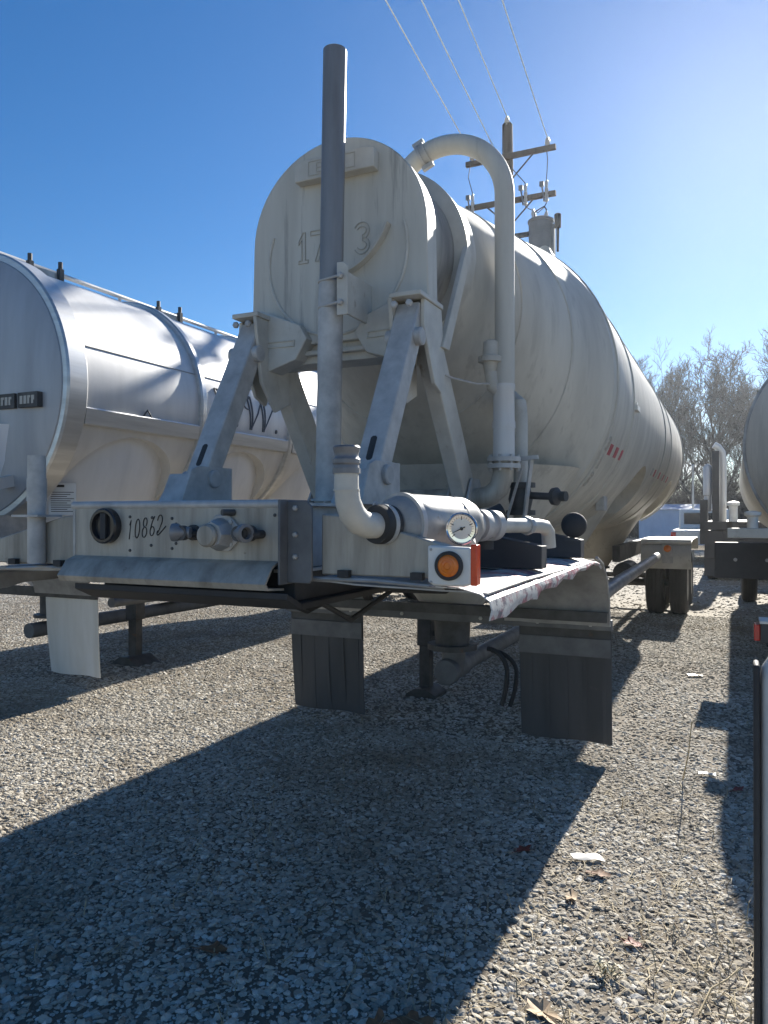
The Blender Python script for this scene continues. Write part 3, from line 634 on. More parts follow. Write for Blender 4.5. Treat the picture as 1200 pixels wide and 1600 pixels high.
# mud flap hanger and its two ribbed flaps
hb = part('mud_flap_hanger', MB().box(-3.19, -.715, 5.03, 5.08, .865, .935), M['bracket'], T, .004)
part('hanger_angle', MB().box(-2.85, -.73, 4.93, 5.03, .985, .995).box(-2.85, -.73, 4.93, 4.94, .93, .985), M['steel'], hb)
for x in (-3.02, -2.62, -2.2, -1.6, -1.2, -.85):
    part('bolt', MB().lathe((x, 5.03, .90), (0, -1, 0), [(0, .014), (.01, .014), (.013, .009)], 6), M['galv'], hb)
for x in (-2.45, -1.45):
    part('hanger_strut', MB().beam((x, 5.05, .93), (x, 4.6, 1.42), .05, .05), M['steel'], hb)
def flap(x0, x1, y, z0, z1, m, ribs=5, name='mud_flap', parent=None):
    rows = []
    for j in range(9):
        t = j / 8
        rows.append([V(lerp(x0, x1, i / 8), y + .02 * math.sin(i * 1.1 + 2 * t) * t + .05 * t * t, lerp(z1, z0, t)) for i in range(9)])
    mb = MB().sheet(rows, .010)
    for k in range(ribs):
        x = lerp(x0, x1, (k + .6) / ribs)
        mb.sheet([[V(x - .012, y - .003 + .02 * math.sin((x - x0) / (x1 - x0) * 8.8 + 2 * t) * t + .05 * t * t - .002, lerp(z1 - .16, z0 + .01, t)), V(x + .012, y - .003 + .02 * math.sin((x - x0) / (x1 - x0) * 8.8 + 2 * t) * t + .05 * t * t - .002, lerp(z1 - .16, z0 + .01, t))] for t in [i / 8 for i in range(9)]], .006)
    return part(name, mb, m, parent)
for x0, x1 in ((-3.185, -2.55), (-1.34, -.725)):
    fp = flap(x0, x1, 5.095, .10, .87, M['flap'], 5, 'mud_flap', T)
    part('flap_clamp', MB().box(x0 + .01, x1 - .01, 5.083, 5.09, .80, .865), M['steel'], fp)
    part('flap_top_band', MB().box(x0 + .004, x1 - .004, 5.070, 5.078, .68, .80), M['bracket'], fp)

# pipework: camlock elbow, silencer drum, couplings, valve, riser with goose neck
LA = V(-1.115, 2.33, 1.588); LD = V(.35, 1.17, -.018).normalized()
def ln_(t, dz=0): return LA + LD * t + V(0, 0, dz)
el = part('hose_elbow', MB().tube([(-1.158, 2.19, 1.79), (-1.158, 2.19, 1.715), (-1.156, 2.196, 1.665), (-1.150, 2.215, 1.625), (-1.141, 2.245, 1.598), (-1.128, 2.29, 1.585), (-1.10, 2.38, 1.584)], [.041, .041, .043, .045, .045, .045, .045], 26), M['cream'], T)
part('camlock', MB().lathe((-1.158, 2.19, 1.757), (0, 0, 1), [(0, .041), (0, .046), (.018, .046), (.018, .043), (.028, .0415), (.034, .046), (.047, .046), (.053, .041), (.065, .040), (.073, .043), (.086, .046), (.092, .041), (.065, .036)], 32), M['stack'], el)
part('elbow_weld', MB().ring((-1.158, 2.19, 1.70), (0, 0, 1), .040, .0445, .006, 26), M['cream'], el)
dr = part('silencer_drum', MB().lathe(ln_(.07), LD, [(0, .055), (.01, .078), (.03, .098), (.07, .110), (.12, .112), (.40, .110), (.44, .098), (.46, .086), (.47, .06)], 44), M['drum'], T)
part('rubber_collar', MB().lathe(ln_(-.005), LD, [(0, .046), (0, .066), (.012, .069), (.07, .069), (.075, .05)], 36), M['black'], dr)
part('collar_clamp', MB().lathe(ln_(.025), LD, [(0, .068), (0, .072), (.018, .072), (.018, .068)], 36), M['galv'], dr)
part('collar_band', MB().lathe(ln_(.12), LD, [(0, .108), (0, .1155), (.022, .1155), (.022, .108)], 44), M['galv'], dr)
part('band_screw', MB().lathe(ln_(.13) + V(-.08, -.03, .07), (-.5, -.5, .4), [(0, .010), (.014, .010), (.016, .006)], 8), M['galv'], dr)
part('drum_seam', MB().lathe(ln_(.40), LD, [(0, .108), (.005, .1125), (.012, .108)], 44), M['drum'], dr)
cp = part('pipe_coupling', MB().lathe(ln_(.53), LD, [(0, .045), (.01, .062), (.05, .062), (.05, .05), (.07, .05), (.07, .066), (.11, .066), (.13, .054), (.16, .054), (.16, .064), (.20, .064), (.215, .05)], 30), M['galv'], T)
for t_ in (.555, .62, .71):
    part('coupling_bolt', MB().lathe(ln_(t_) + V(-.055, .0, .04), (-.6, -.3, .5), [(0, .012), (.016, .012), (.02, .007)], 6), M['galv'], cp)
    part('coupling_lug', MB().box(*[c for k_ in range(3) for c in ((ln_(t_) + V(-.05, 0, -.01))[k_] - .014, (ln_(t_) + V(-.05, 0, -.01))[k_] + .014)]), M['galv'], cp, .003)
part('line_pipe', MB().tube([ln_(.72), ln_(1.08), ln_(1.15, -.006), ln_(1.18, -.03), ln_(1.19, -.10)], .032, 20), M['cream'], T)
part('pipe_union', MB().lathe(ln_(.98), LD, [(0, .032), (0, .042), (.03, .042), (.03, .032)], 8), M['galv'], T)
part('hose_stub', MB().tube([ln_(.80, .055), ln_(.80, .03) + V(-.05, -.03, 0), ln_(.80, -.02) + V(-.07, -.05, 0), ln_(.80, -.10) + V(-.07, -.05, 0)], .042, 16), M['black'], T)
RX, RY = -1.22, 4.30
goose = [(RX, RY, 2.36), (RX, RY, 3.0), (RX, RY, 3.50)] + arc((RX - .37, RY, 3.51), (1, 0, 0), (0, 0, 1), .37, 3, 180, 28) + [(RX - .74, RY, 3.42)]
rp_ = part('riser_pipe', MB().tube(goose, .058, 24), M['tank'], T)
for a in (113,):
    c = V(RX - .37 + .37 * math.cos(R(a)), RY, 3.51 + .37 * math.sin(R(a))); t = V(-math.sin(R(a)), 0, math.cos(R(a)))
    k = part('pipe_clamp', MB().lathe(c - t * .03, t, [(0, .058), (0, .070), (.018, .070), (.018, .063), (.038, .063), (.038, .070), (.056, .070), (.056, .058)], 28), M['galv'], rp_)
    nrm = V(math.cos(R(a)), 0, math.sin(R(a)))
    for q in (1, -1):
        part('clamp_bolt', MB().beam(c + nrm * q * .082 - t * .035, c + nrm * q * .082 + t * .04, .026, .028, (0, 1, 0)), M['galv'], k)
part('lower_riser', MB().lathe((RX - .005, RY, 1.93), (0, 0, 1), [(0, .064), (.20, .064), (.20, .068), (.24, .068), (.24, .064), (.42, .062), (.43, .066), (.46, .066), (.46, .058)], 26), M['alu'], rp_)
part('riser_elbow', MB().tube([(RX - .005, RY, 1.94), (RX - .01, RY, 1.86), (RX - .035, RY, 1.78), (RX - .09, RY, 1.735), (RX - .16, RY, 1.72), (RX - .70, RY - .05, 1.715)], .062, 22), M['plate'], rp_)
fl_ = part('flange_clamp', MB().ring((RX - .005, RY, 1.895), (0, 0, 1), .055, .098, .026, 32).ring((RX - .005, RY, 1.935), (0, 0, 1), .055, .098, .026, 32), M['galv'], rp_)
for a in range(0, 360, 45):
    part('bolt', MB().tube([(RX - .005 + .085 * math.cos(R(a)), RY + .085 * math.sin(R(a)), 1.88), (RX - .005 + .085 * math.cos(R(a)), RY + .085 * math.sin(R(a)), 1.975)], .009, 6), M['galv'], fl_)
rv = part('relief_valve', MB().lathe((RX - .075, RY - .035, 2.50), (.03, 0, 1), [(-.07, .03), (0, .045), (.02, .052), (.02, .075), (.05, .075), (.06, .05), (.14, .046), (.145, .036), (.15, .03)], 24), M['cream'], T)
part('valve_neck', MB().tube([(RX - .07, RY - .03, 2.46), (RX - .06, RY - .03, 2.38), (RX - .01, RY, 2.33)], .042, 16), M['cream'], rv)
part('tether_cable', MB().tube([(-1.455, 3.72, 2.40), (-1.40, 3.9, 2.375), (-1.33, 4.1, 2.37), (RX - .06, RY - .03, 2.395)], .006, 6), M['galv'], T)
part('second_riser', MB().tube([(RX + .03, RY + .25, 1.50), (RX + .03, RY + .25, 2.22), (RX + .02, RY + .26, 2.31), (RX - .04, RY + .32, 2.36), (RX - .14, RY + .45, 2.37)], .044, 18), M['cream'], T)
sv = part('shutoff_valve', MB().lathe((RX + .03, RY + .25, 1.62), (0, 0, 1), [(0, .09), (.03, .09), (.03, .06), (.10, .075), (.17, .06), (.17, .09), (.20, .09)], 24), M['steel'], T)
part('valve_lever', MB().beam((RX + .08, RY + .14, 1.58), (RX + .13, RY + .12, 1.96), .03, .012).beam((RX - .02, RY + .12, 1.60), (RX + .07, RY + .12, 1.90), .022, .012).beam((RX + .02, RY + .12, 1.955), (RX + .17, RY + .12, 1.965), .03, .025), M['galv'], sv)
part('valve_stem', MB().tube([(RX + .09, RY + .2, 1.74), (RX + .25, RY + .14, 1.73)], .022, 12).lathe((RX + .25, RY + .14, 1.73), (1, -.3, 0), [(0, .05), (.03, .055), (.05, .03), (.09, .03)], 14), M['steel'], sv)

# pressure gauge
GX, GY, GZ = -.87, 2.52, 1.572
ga = part('pressure_gauge', MB().lathe((GX, GY, GZ), (.12, -1, 0), [(-.045, .035), (-.035, .052), (0, .056), (.012, .058), (.016, .054), (.010, .049), (.008, .001)], 36), M['chrome'], T)
gd = V(.12, -1, 0).normalized(); gr = V(1, .12, 0).normalized(); gc = V(GX, GY, GZ) + gd * .0095
part('dial', MB().lathe(gc - gd * .002, gd, [(0, .0485), (.002, .0485)], 36), M['dial'], ga)
mb = MB()
for a in range(-40, 221, 13):
    u = gr * math.cos(R(a)) + V(0, 0, 1) * math.sin(R(a)); mb.tube([gc + u * .037, gc + u * .044], .0009, 4)
for a in range(-40, 221, 65):
    u = gr * math.cos(R(a)) + V(0, 0, 1) * math.sin(R(a)); mb.tube([gc + u * .031, gc + u * .044], .0016, 4)
part('dial_ticks', mb, M['ink'], ga)
u = gr * math.cos(R(205)) + V(0, 0, 1) * math.sin(R(205))
part('needle', MB().tube([gc + gd * .002 - u * .014, gc + gd * .002 + u * .036], [.0022, .0008], 6).lathe(gc, gd, [(0, .006), (.004, .005)], 12), M['ink'], ga)
part('gauge_stem', MB().tube([(GX, GY + .05, GZ - .03), (GX, GY + .12, GZ - .06), (GX - .02, GY + .16, GZ - .03)], .013, 10), M['galv'], ga)
# white lamp box with amber lamp and an orange side marker
lb = part('lamp_box', MB().prism([(-.915, 2.30, 1.40), (-.895, 2.30, 1.388), (-.79, 2.30, 1.388), (-.765, 2.30, 1.395), (-.765, 2.30, 1.515), (-.915, 2.30, 1.52)], (0, .045, 0)), M['white'], T, .007)
lr = part('lamp_grommet', MB().lathe((-.838, 2.30, 1.455), (0, -1, 0), [(0, .048), (.010, .048), (.014, .043), (.012, .036), (.006, .035)], 32), M['black'], lb)
part('amber_lens', MB().lathe((-.838, 2.296, 1.455), (0, -1, 0), [(0, .036), (.008, .036), (.015, .030), (.018, .018), (.019, .012), (.016, .010), (.016, .001)], 28), M['amber'], lr)
part('box_mount', MB().box(-.90, -.80, 2.345, 2.372, 1.40, 1.50), M['galv'], lb)
for zz in (1.40, 1.507):
    part('screw', MB().lathe((-.902, 2.30, zz), (0, -1, 0), [(0, .005), (.003, .004), (.004, .002)], 8), M['galv'], lb)
part('lens_rib', MB().ring((-.838, 2.2785, 1.455), (0, -1, 0), .021, .024, .002, 28), M['amber'], lb)
part('side_marker', MB().box(-.767, -.745, 2.302, 2.343, 1.392, 1.525), M['orange'], lb, .004)
# round lamp on the last outrigger
bl = part('round_lamp', MB().lathe((-.79, 4.16, 1.565), (-.1, -1, 0), [(-.05, .02), (-.045, .045), (-.02, .066), (.01, .07), (.02, .066), (.035, .05), (.042, .02), (.043, .001)], 32), M['black'], T)
part('lamp_stem', MB().tube([(-.80, 4.16, 1.48), (-.80, 4.16, 1.54)], .014, 10).box(-.835, -.765, 4.13, 4.19, 1.478, 1.492), M['steel'], bl)
# stub post on the left outrigger
pp = part('stub_post', MB().lathe((-2.765, 2.33, 1.41), (0, 0, 1), [(0, .038), (.47, .038), (.47, .034), (.44, .034)], 22), M['galv'], T)
part('post_flange', MB().box(-2.85, -2.69, 2.27, 2.40, 1.612, 1.622), M['galv'], pp)
part('post_band', MB().lathe((-2.765, 2.33, 1.68), (0, 0, 1), [(0, .038), (0, .041), (.10, .041), (.10, .038)], 22), M['galv'], pp)

# landing gear
lg = []
for s in (-1, 1):
    x = XC + s * .56
    leg = part('landing_leg', MB().box(x - .065, x + .065, 6.22, 6.35, .45, 1.42).box(x - .05, x + .05, 6.235, 6.335, .06, .45), M['steel'], T, .006)
    part('foot', MB().prism([(x - .14, 6.14, 0.004), (x + .14, 6.14, 0.004), (x + .14, 6.14, .03), (x + .05, 6.14, .08), (x - .05, 6.14, .08), (x - .14, 6.14, .03)], (0, .29, 0)), M['steel'], leg)
    part('leg_brace', MB().beam((x, 6.33, .62), (x, 7.1, 1.42), .05, .04), M['steel'], leg)
part('cross_shaft', MB().tube([(XC - .5, 6.29, 1.05), (XC + .5, 6.29, 1.05)], .02, 10), M['steel'], T)
part('cross_brace', MB().beam((XC - .5, 6.29, .55), (XC + .5, 6.29, 1.3), .04, .012, (0, 1, 0)), M['steel'], T)
for k in range(4):
    y = 3.9 + k * .95
    part('cross_member', MB().box(XC - .46, XC + .46, y, y + .08, 1.33, 1.41), M['steel'], T)
for k, (x, c) in enumerate(((-2.2, 'cable'), (-2.0, 'black'), (-1.75, 'cable'))):
    part('air_line', MB().tube([(x, 2.9, 1.27), (x + .03, 3.3, 1.16 - .03 * k), (x - .02, 3.9, 1.19), (x + .05, 4.6, 1.12), (x, 5.6, 1.22), (x, 6.4, 1.3)], .014, 8), M[c], T)
part('gear_box', MB().box(XC + .60, XC + .74, 6.2, 6.38, .95, 1.2), M['steel'], T, .01)
part('crank_handle', MB().tube([(XC + .74, 6.29, 1.1), (XC + .95, 6.29, 1.1), (XC + .95, 6.29, .85)], .014, 8), M['steel'], T)
# discharge line under the hoppers
dl = part('discharge_pipe', MB().tube([(XC - .02, 5.36, .43), (XC - .02, 14.0, .43)], .07, 20), M['bracket'], T)
part('pipe_cap', MB().lathe((XC - .02, 5.40, .43), (0, -1, 0), [(0, .072), (0, .10), (.06, .10), (.075, .09), (.08, .05), (.082, .001)], 28), M['bracket'], dl)
for h in (5.55, 8.35, 12.1):
    part('tee_joint', MB().lathe((XC - .02, h - .13, .43), (0, 1, 0), [(0, .07), (0, .09), (.26, .09), (.26, .07)], 22).tube([(XC - .01, h - .08, .43), (XC, h - .1, .62)], .09, 20), M['bracket'], dl)
    part('tee_flange', MB().ring((XC, h - .12, .60), (0, 0, 1), .06, .15, .03, 24), M['steel'], dl)
hh = part('hose_tail', MB().tube([V(XC + .28 + .16 * math.sin(R(a)), 5.42 - .0004 * a, .62 - .17 * (1 - math.cos(R(a))) - (0 if a < 90 else (a - 90) * .003)) for a in range(0, 131, 10)], .018, 10), M['black'], T)
part('hose_tail', MB().tube([V(XC + .30 + .20 * math.sin(R(a)), 5.46 - .0004 * a, .60 - .15 * (1 - math.cos(R(a))) - (0 if a < 90 else (a - 90) * .0036)) for a in range(0, 131, 10)], .016, 10), M['black'], T)
part('side_pipe', MB().tube([(-1.02, 5.6, .93), (-1.02, 7.5, .96), (-1.06, 12.2, .98)], .066, 20), M['stack'], T)
part('pipe_link', MB().tube([(XC, 5.42, .97), (XC + .2, 5.46, 1.0), (XC + .45, 5.5, 1.02), (XC + .93, 5.6, .94)], .05, 16), M['dullalu'], T)
part('air_tank', MB().lathe((-1.45, 11.3, .78), (0, 1, 0), [(0, .02), (.03, .12), (.06, .15), (.75, .15), (.78, .12), (.81, .02)], 24), M['steel'], T)
for s in (-1, 1):
    part('rear_frame_rail', MB().box(XC + s * .5 - .05, XC + s * .5 + .05, 10.6, 15.4, .98, 1.2), M['steel'], T)
# tandem axles
def wheel(x, y, s, parent):
    w = part('tyre', MB().lathe((x, y, .505), (s, 0, 0), [(-.13, .30), (-.135, .40), (-.125, .465), (-.10, .497), (-.075, .505), (-.07, .495), (-.06, .505), (-.025, .507), (-.02, .496), (-.01, .507), (.025, .507), (.03, .496), (.04, .505), (.075, .503), (.10, .497), (.125, .465), (.135, .40), (.13, .30), (.10, .285), (-.1, .285)], 44), M['tyre'], parent)
    part('rim', MB().lathe((x, y, .505), (s, 0, 0), [(.125, .295), (.115, .28), (.05, .26), (.02, .17), (.04, .12), (.11, .10), (.115, .02)], 32), M['rim'], w)
    return w
for y in (13.2, 14.45):
    part('axle', MB().tube([(XC - 1.0, y, .505), (XC + 1.0, y, .505)], .065, 16), M['steel'], T)
    for s in (-1, 1):
        wheel(XC + s * 1.15, y, s, T); wheel(XC + s * .79, y, s, T)
for s in (-1, 1):
    x0, x1 = XC + s * .62, XC + s * 1.36
    pr = [(12.5, .78), (12.48, .95), (12.52, 1.10), (12.60, 1.18), (12.8, 1.22), (13.8, 1.23), (14.9, 1.22), (15.05, 1.15), (15.12, 1.0)]
    fr = part('rear_fender', MB().sheet([[V(x0, y, z), V(x1, y, z)] for y, z in pr], .01), M['cream'], T)
    part('fender_bead', MB().tube([V(x0, 12.58, 1.2), V(x1, 12.58, 1.2)], .04, 12), M['white'], fr)
    part('lamp_plate', MB().box(XC + s * 1.05 - .11, XC + s * 1.05 + .05, 12.455, 12.47, .87, 1.16), M['galv'], fr)
    part('marker_lamp', MB().lathe((XC + s * 1.05 - .03, 12.455, 1.10), (0, -1, 0), [(0, .055), (.02, .055), (.03, .04)], 20), M['amber'], fr)
# tape patches and small fittings on the flank
def flank(y, z): 
    a = math.asin(max(-1, min(1, (z - 2.6) / 1.2))); return V(XC + 1.2 * math.cos(a), y, z), V(math.cos(a), 0, math.sin(a))
k = 0
for y0 in (5.85, 7.35 + 1.75, 10.3):
    for i in range(3 if y0 < 7 else 4):
        y = y0 + i * .30
        pts = []
        for dz in (-.04, 0, .04):
            p, n = flank(y, 2.12 + dz); pts.append([p + n * .003, p + n * .003 + V(0, .13, 0)])
        part('reflector', MB().sheet(pts, .003), M['redtape'] if k % 2 == 0 or y0 < 7 else M['dullalu'], T); k += 1
p, n = flank(6.6, 2.62)
part('grab_clip', MB().box(p.x - .01, p.x + .03, 6.55, 6.75, 2.50, 2.54).box(p.x, p.x + .02, 6.60, 6.66, 2.50, 2.57), M['white'], T)
p, n = flank(7.0, 1.75)
part('side_lamp', MB().box(-1.13, -1.05, 6.95, 7.12, 1.66, 1.79), M['galv'], T, .006)
mb = MB()
for i, ch in enumerate((D3, D1, D3)):
    for pl in ch:
        mb.tube([V(flank(0, 2.10 - i * .13 + b * .10)[0].x + .002, 5.68 + a * .10, 2.10 - i * .13 + b * .10) for a, b in pl], .006, 5)
part('number_decal', mb, M['faded'], T)

# ------------------------------------------------------------------ THE POLISHED TRAILER ON THE LEFT
LX, LZ, LR = -6.40, 2.78, 1.22
Tl = thing('tank_trailer', 'polished aluminium tank trailer parked on the left, script W lettering on its side', 'trailer', (LX, 4.4, 0))
LH = (5.60, 7.35, 9.1, 10.85)
ls = cut(MB().lathe((LX, 4.75, LZ), (0, 1, 0), [(0, LR - .02), (.02, LR), (1.7, LR), (3.45, LR), (5.2, LR), (8.4, LR), (9.4, .8), (9.8, .5)], 80),
         [MB().prism([V(LX - 1.6, h - .78, 1.2)] + [V(LX - 1.6, h - .70 * math.cos(R(180 * i / 18)), 1.85 + .52 * math.sin(R(180 * i / 18))) for i in range(19)] + [V(LX - 1.6, h + .78, 1.2)], (3.2, 0, 0)) for h in LH])
lt = part('tank_shell', ls, M['alu'], Tl, ang=28)
hd2 = part('front_head', MB().lathe((LX, 4.66, LZ), (0, -1, 0), [(-.01, LR + .01), (.03, LR - .02), (.06, LR - .12), (.09, LR - .35), (.115, LR - .7), (.125, .02)], 80), M['aluhead'], Tl)
for y in (4.64, 6.42, 8.18, 9.95, 11.7):
    w = .23 if y < 5 else .10
    bd = part('band_ring', MB().lathe((LX, y, LZ), (0, 1, 0), [(0, LR - .02), (0, LR + .035), (.02, LR + .05), (w - .02, LR + .05), (w, LR + .035), (w, LR - .02)], 96, False), M['aluband'], Tl)
# side rail (angle section) between the bands, with lettering panel and seam
zr = 2.50
def side(z, off=0.0):
    a = math.asin((z - LZ) / LR); return LX + (LR + off) * math.cos(a)
for y0, y1 in ((4.87, 6.41), (6.53, 8.17), (8.29, 9.94), (10.06, 11.7)):
    part('side_rail', MB().prism([(side(zr + .07) - .02, y0, zr + .075), (side(zr + .07) + .035, y0, zr + .075), (side(zr + .07) + .04, y0, zr + .065), (side(zr - .07) + .05, y0, zr - .07), (side(zr - .07) - .02, y0, zr - .085)], (0, y1 - y0, 0)), M['aluband'], Tl)
    part('panel_seam', MB().tube([(side(3.13, .001), y0, 3.13), (side(3.13, .001), y1, 3.13)], .006, 5), M['dullalu'], Tl)
part('tie_loop', MB().tube([(side(2.6) + .02, 5.58, 2.575), (side(2.6) + .03, 5.63, 2.64), (side(2.6) + .02, 5.70, 2.575)], .008, 8), M['steel'], Tl)
# hoppers: three leaning cones below the barrel
for h in LH:
    n = 48
    hp = part('hopper', MB().grid([[V(LX + a * math.cos(2 * math.pi * k / n), h + b * math.sin(2 * math.pi * k / n), z) for k in range(n + 1)] for z, a, b in ((2.42, 1.08, 1.3), (2.1, 1.02, 1.25), (1.75, .90, 1.1), (1.55, .78, .9), (1.2, .5, .5), (.85, .17, .17))]), M['hopper'], Tl)
    part('outlet_valve', MB().lathe((LX, h, .85), (0, 0, -1), [(0, .2), (.03, .2), (.03, .13), (.25, .13), (.25, .19), (.28, .19)], 20), M['steel'], hp)
part('belly_skirt', MB().prism([(LX, 4.8, 1.62), (LX + .62, 4.8, 1.78), (LX + .62, 4.8, 1.95), (LX - .62, 4.8, 1.95), (LX - .62, 4.8, 1.78)], (0, 6.9, 0)), M['alu'], Tl)
# script letters
def wrap(pl): return [V(side(z, .003), y, z) for y, z in pl]
mb = MB()
def stroke2(a, b, w0, w1=None):
    """a thick pen stroke drawn as its outline"""
    w1 = w1 or w0; (ya, za), (yb, zb) = a, b
    n = 6; L_ = [(lerp(ya, yb, i / n) - lerp(w0, w1, i / n) / 2 + .02 * math.sin(math.pi * i / n), lerp(za, zb, i / n)) for i in range(n + 1)]
    R_ = [(lerp(ya, yb, i / n) + lerp(w0, w1, i / n) / 2 + .02 * math.sin(math.pi * i / n), lerp(za, zb, i / n)) for i in range(n + 1)]
    mb.tube(wrap(L_ + R_[::-1] + [L_[0]]), .012, 5)
wy, wz, wh = 7.20, 2.64, .38
stroke2((wy + .14, wz + wh), (wy + .18, wz), .07, .03)
mb.tube(wrap([(wy + .19, wz), (wy + .32, wz + .2), (wy + .42, wz + wh)]), .011, 5)
stroke2((wy + .41, wz + wh), (wy + .44, wz), .07, .03)
mb.tube(wrap([(wy + .45, wz), (wy + .58, wz + .2), (wy + .66, wz + wh * .8), (wy + .64, wz + wh), (wy + .58, wz + wh * .93)]), .011, 5)
mb.tube(wrap([(wy + .12 + .09 * math.cos(R(a)), wz + wh * .78 + .07 * math.sin(R(a))) for a in range(60, 300, 20)]), .009, 5)
mb.tube(wrap([(wy + .72 + .014 * math.cos(R(a)), wz + .02 + .018 * math.sin(R(a))) for a in range(0, 361, 30)]), .010, 5)
vy = wy - .60
stroke2((vy + .14, wz + wh), (vy + .22, wz), .07, .03)
mb.tube(wrap([(vy + .23, wz), (vy + .38, wz + .2), (vy + .46, wz + wh * .8), (vy + .44, wz + wh), (vy + .38, wz + wh * .93)]), .011, 5)
mb.tube(wrap([(vy + .50 + .014 * math.cos(R(a)), wz + .02 + .018 * math.sin(R(a))) for a in range(0, 361, 30)]), .010, 5)
part('side_lettering', mb, M['lettering'], Tl)
# plates on the front head with worn lettering
for x0, x1 in ((-5.90, -5.66), (-5.62, -5.38)):
    q = part('name_plate', MB().box(x0, x1, 4.535, 4.60, 2.55, 2.68), M['steel'], Tl)
    mb = MB(); x = x0 + .03
    while x < x1 - .04:
        mb.box(x, x + .022, 4.532, 4.535, 2.58, 2.65); mb.box(x + .022, x + .034, 4.532, 4.535, random.choice((2.58, 2.61, 2.63)), 2.65); x += .047
    part('worn_lettering', mb, M['faded'], q)
# placard on the first hopper
pn = V(.62, -.75, -.2).normalized(); pc = V(-5.60, 5.00, 1.77)
pa = V(.75, .62, 0).normalized(); pb = pn.cross(pa).normalized()
pb = pb if pb.z > 0 else -pb
pl_ = part('placard', MB().prism([pc - pa * .12 - pb * .15, pc + pa * .12 - pb * .15, pc + pa * .12 + pb * .15, pc - pa * .12 + pb * .15], pn * .006), M['paper'], Tl)
mb = MB()
for i in range(10):
    o_ = pc + pn * .006 + pb * (.06 - i * .02); mb.prism([o_ - pa * .10, o_ + pa * (.10 - .03 * (i % 3)), o_ + pa * (.10 - .03 * (i % 3)) + pb * .006, o_ - pa * .10 + pb * .006], pn * .001)
o_ = pc + pn * .006 + pb * .11
mb.prism([o_ - pa * .11, o_ + pa * .02, o_ + pa * .02 + pb * .022, o_ - pa * .11 + pb * .022], pn * .001)
part('placard_print', mb, M['ink'], pl_)
# roof rail, lids and clamps
rr = part('roof_rail', MB().tube([(LX + .05, 4.55, LZ + LR + .12), (LX + .05, 12.6, LZ + LR + .12)], .024, 10).tube([(LX + .13, 4.6, LZ + LR + .09), (LX + .13, 12.6, LZ + LR + .09)], .018, 8), M['alu'], Tl)
for y in (4.8, 6.47, 8.22, 10.0, 11.75):
    part('rail_post', MB().tube([(LX + .05, y, LZ + LR - .02), (LX + .05, y, LZ + LR + .12)], .018, 8), M['alu'], rr)
for y in (5.35, 7.15, 8.95, 10.7):
    md = part('manhole_lid', MB().lathe((LX - .05, y, LZ + LR - .05), (0, 0, 1), [(0, .30), (.10, .30), (.11, .27), (.15, .06), (.15, .01)], 32), M['dullalu'], Tl)
    for a in range(20, 380, 60):
        cx_, cy_ = LX - .05 + .32 * math.cos(R(a)), y + .32 * math.sin(R(a))
        part('lid_clamp', MB().box(cx_ - .025, cx_ + .025, cy_ - .025, cy_ + .025, LZ + LR - .05, LZ + LR + .10).tube([(cx_, cy_, LZ + LR + .10), (cx_, cy_, LZ + LR + .17)], .022, 8), M['steel'], md)
# frame, fender, flap hanger, landing gear and running gear
for s in (-1, 1):
    part('frame_rail', MB().box(LX + s * .46 - .045, LX + s * .46 + .045, 2.6, 7.2, 1.42, 1.62), M['galv'], Tl)
    part('neck_strut', MB().beam((LX + s * .5, 3.3, 1.62), (LX + s * .62, 4.72, 1.95), .10, .10), M['alu'], Tl)
part('front_beam', MB().box(LX - 1.15, LX + 1.15, 2.5, 2.6, 1.42, 1.64), M['plate'], Tl, .006)
part('coupler_plate', MB().box(LX - .5, LX + .5, 2.6, 4.0, 1.25, 1.28), M['black'], Tl)
for s in (-1, 1):
    x0, x1 = LX + s * .50, LX + s * 1.22
    part('fender', MB().sheet([[V(x0, y, z), V(x1, y, z)] for y, z in [(2.55, 1.38), (3.6, 1.385), (4.3, 1.37), (4.62, 1.30), (4.84, 1.14), (4.94, .98), (4.96, .90)]], .008), M['dullalu'], Tl)
    fp = flap(LX + s * 1.225 if s < 0 else LX + .575, LX - .575 if s < 0 else LX + 1.225, 5.02, .15, .90, M['whiteflap'], 0, 'mud_flap', Tl)
    leg = part('landing_leg', MB().box(LX + s * .46 - .075, LX + s * .46 + .075, 6.22, 6.36, .48, 1.42).box(LX + s * .46 - .055, LX + s * .46 + .055, 6.24, 6.34, .06, .48), M['steel'], Tl, .006)
    x = LX + s * .46
    part('foot', MB().prism([(x - .19, 6.12, 0.004), (x + .19, 6.12, 0.004), (x + .06, 6.12, .09), (x - .06, 6.12, .09)], (0, .34, 0)), M['steel'], leg)
    part('leg_brace', MB().beam((x, 6.25, .95), (x - s * .5, 6.25, 1.42), .05, .04, (0, 1, 0)).beam((x, 6.30, .7), (x, 7.2, 1.4), .05, .04).beam((x, 6.25, .95), (x + s * .45, 6.25, 1.36), .05, .04, (0, 1, 0)), M['steel'], leg)
part('mud_flap_hanger', MB().box(LX - 1.23, LX + 1.23, 4.985, 5.015, .86, .95), M['steel'], Tl, .004)
part('discharge_pipe', MB().tube([(LX, 5.3, .46), (LX, 14, .46)], .075, 18), M['bracket'], Tl)
part('side_pipe', MB().tube([(LX + .8, 5.6, .75), (LX + .8, 12, .75)], .05, 16), M['bracket'], Tl)
for y in (13.4, 14.65):
    part('axle', MB().tube([(LX - 1.0, y, .505), (LX + 1.0, y, .505)], .065, 16), M['steel'], Tl)
    for s in (-1, 1):
        wheel(LX + s * 1.12, y, s, Tl); wheel(LX + s * .80, y, s, Tl)
part('rear_frame', MB().box(LX - .55, LX + .55, 11.6, 15.4, 1.0, 1.75), M['steel'], Tl)

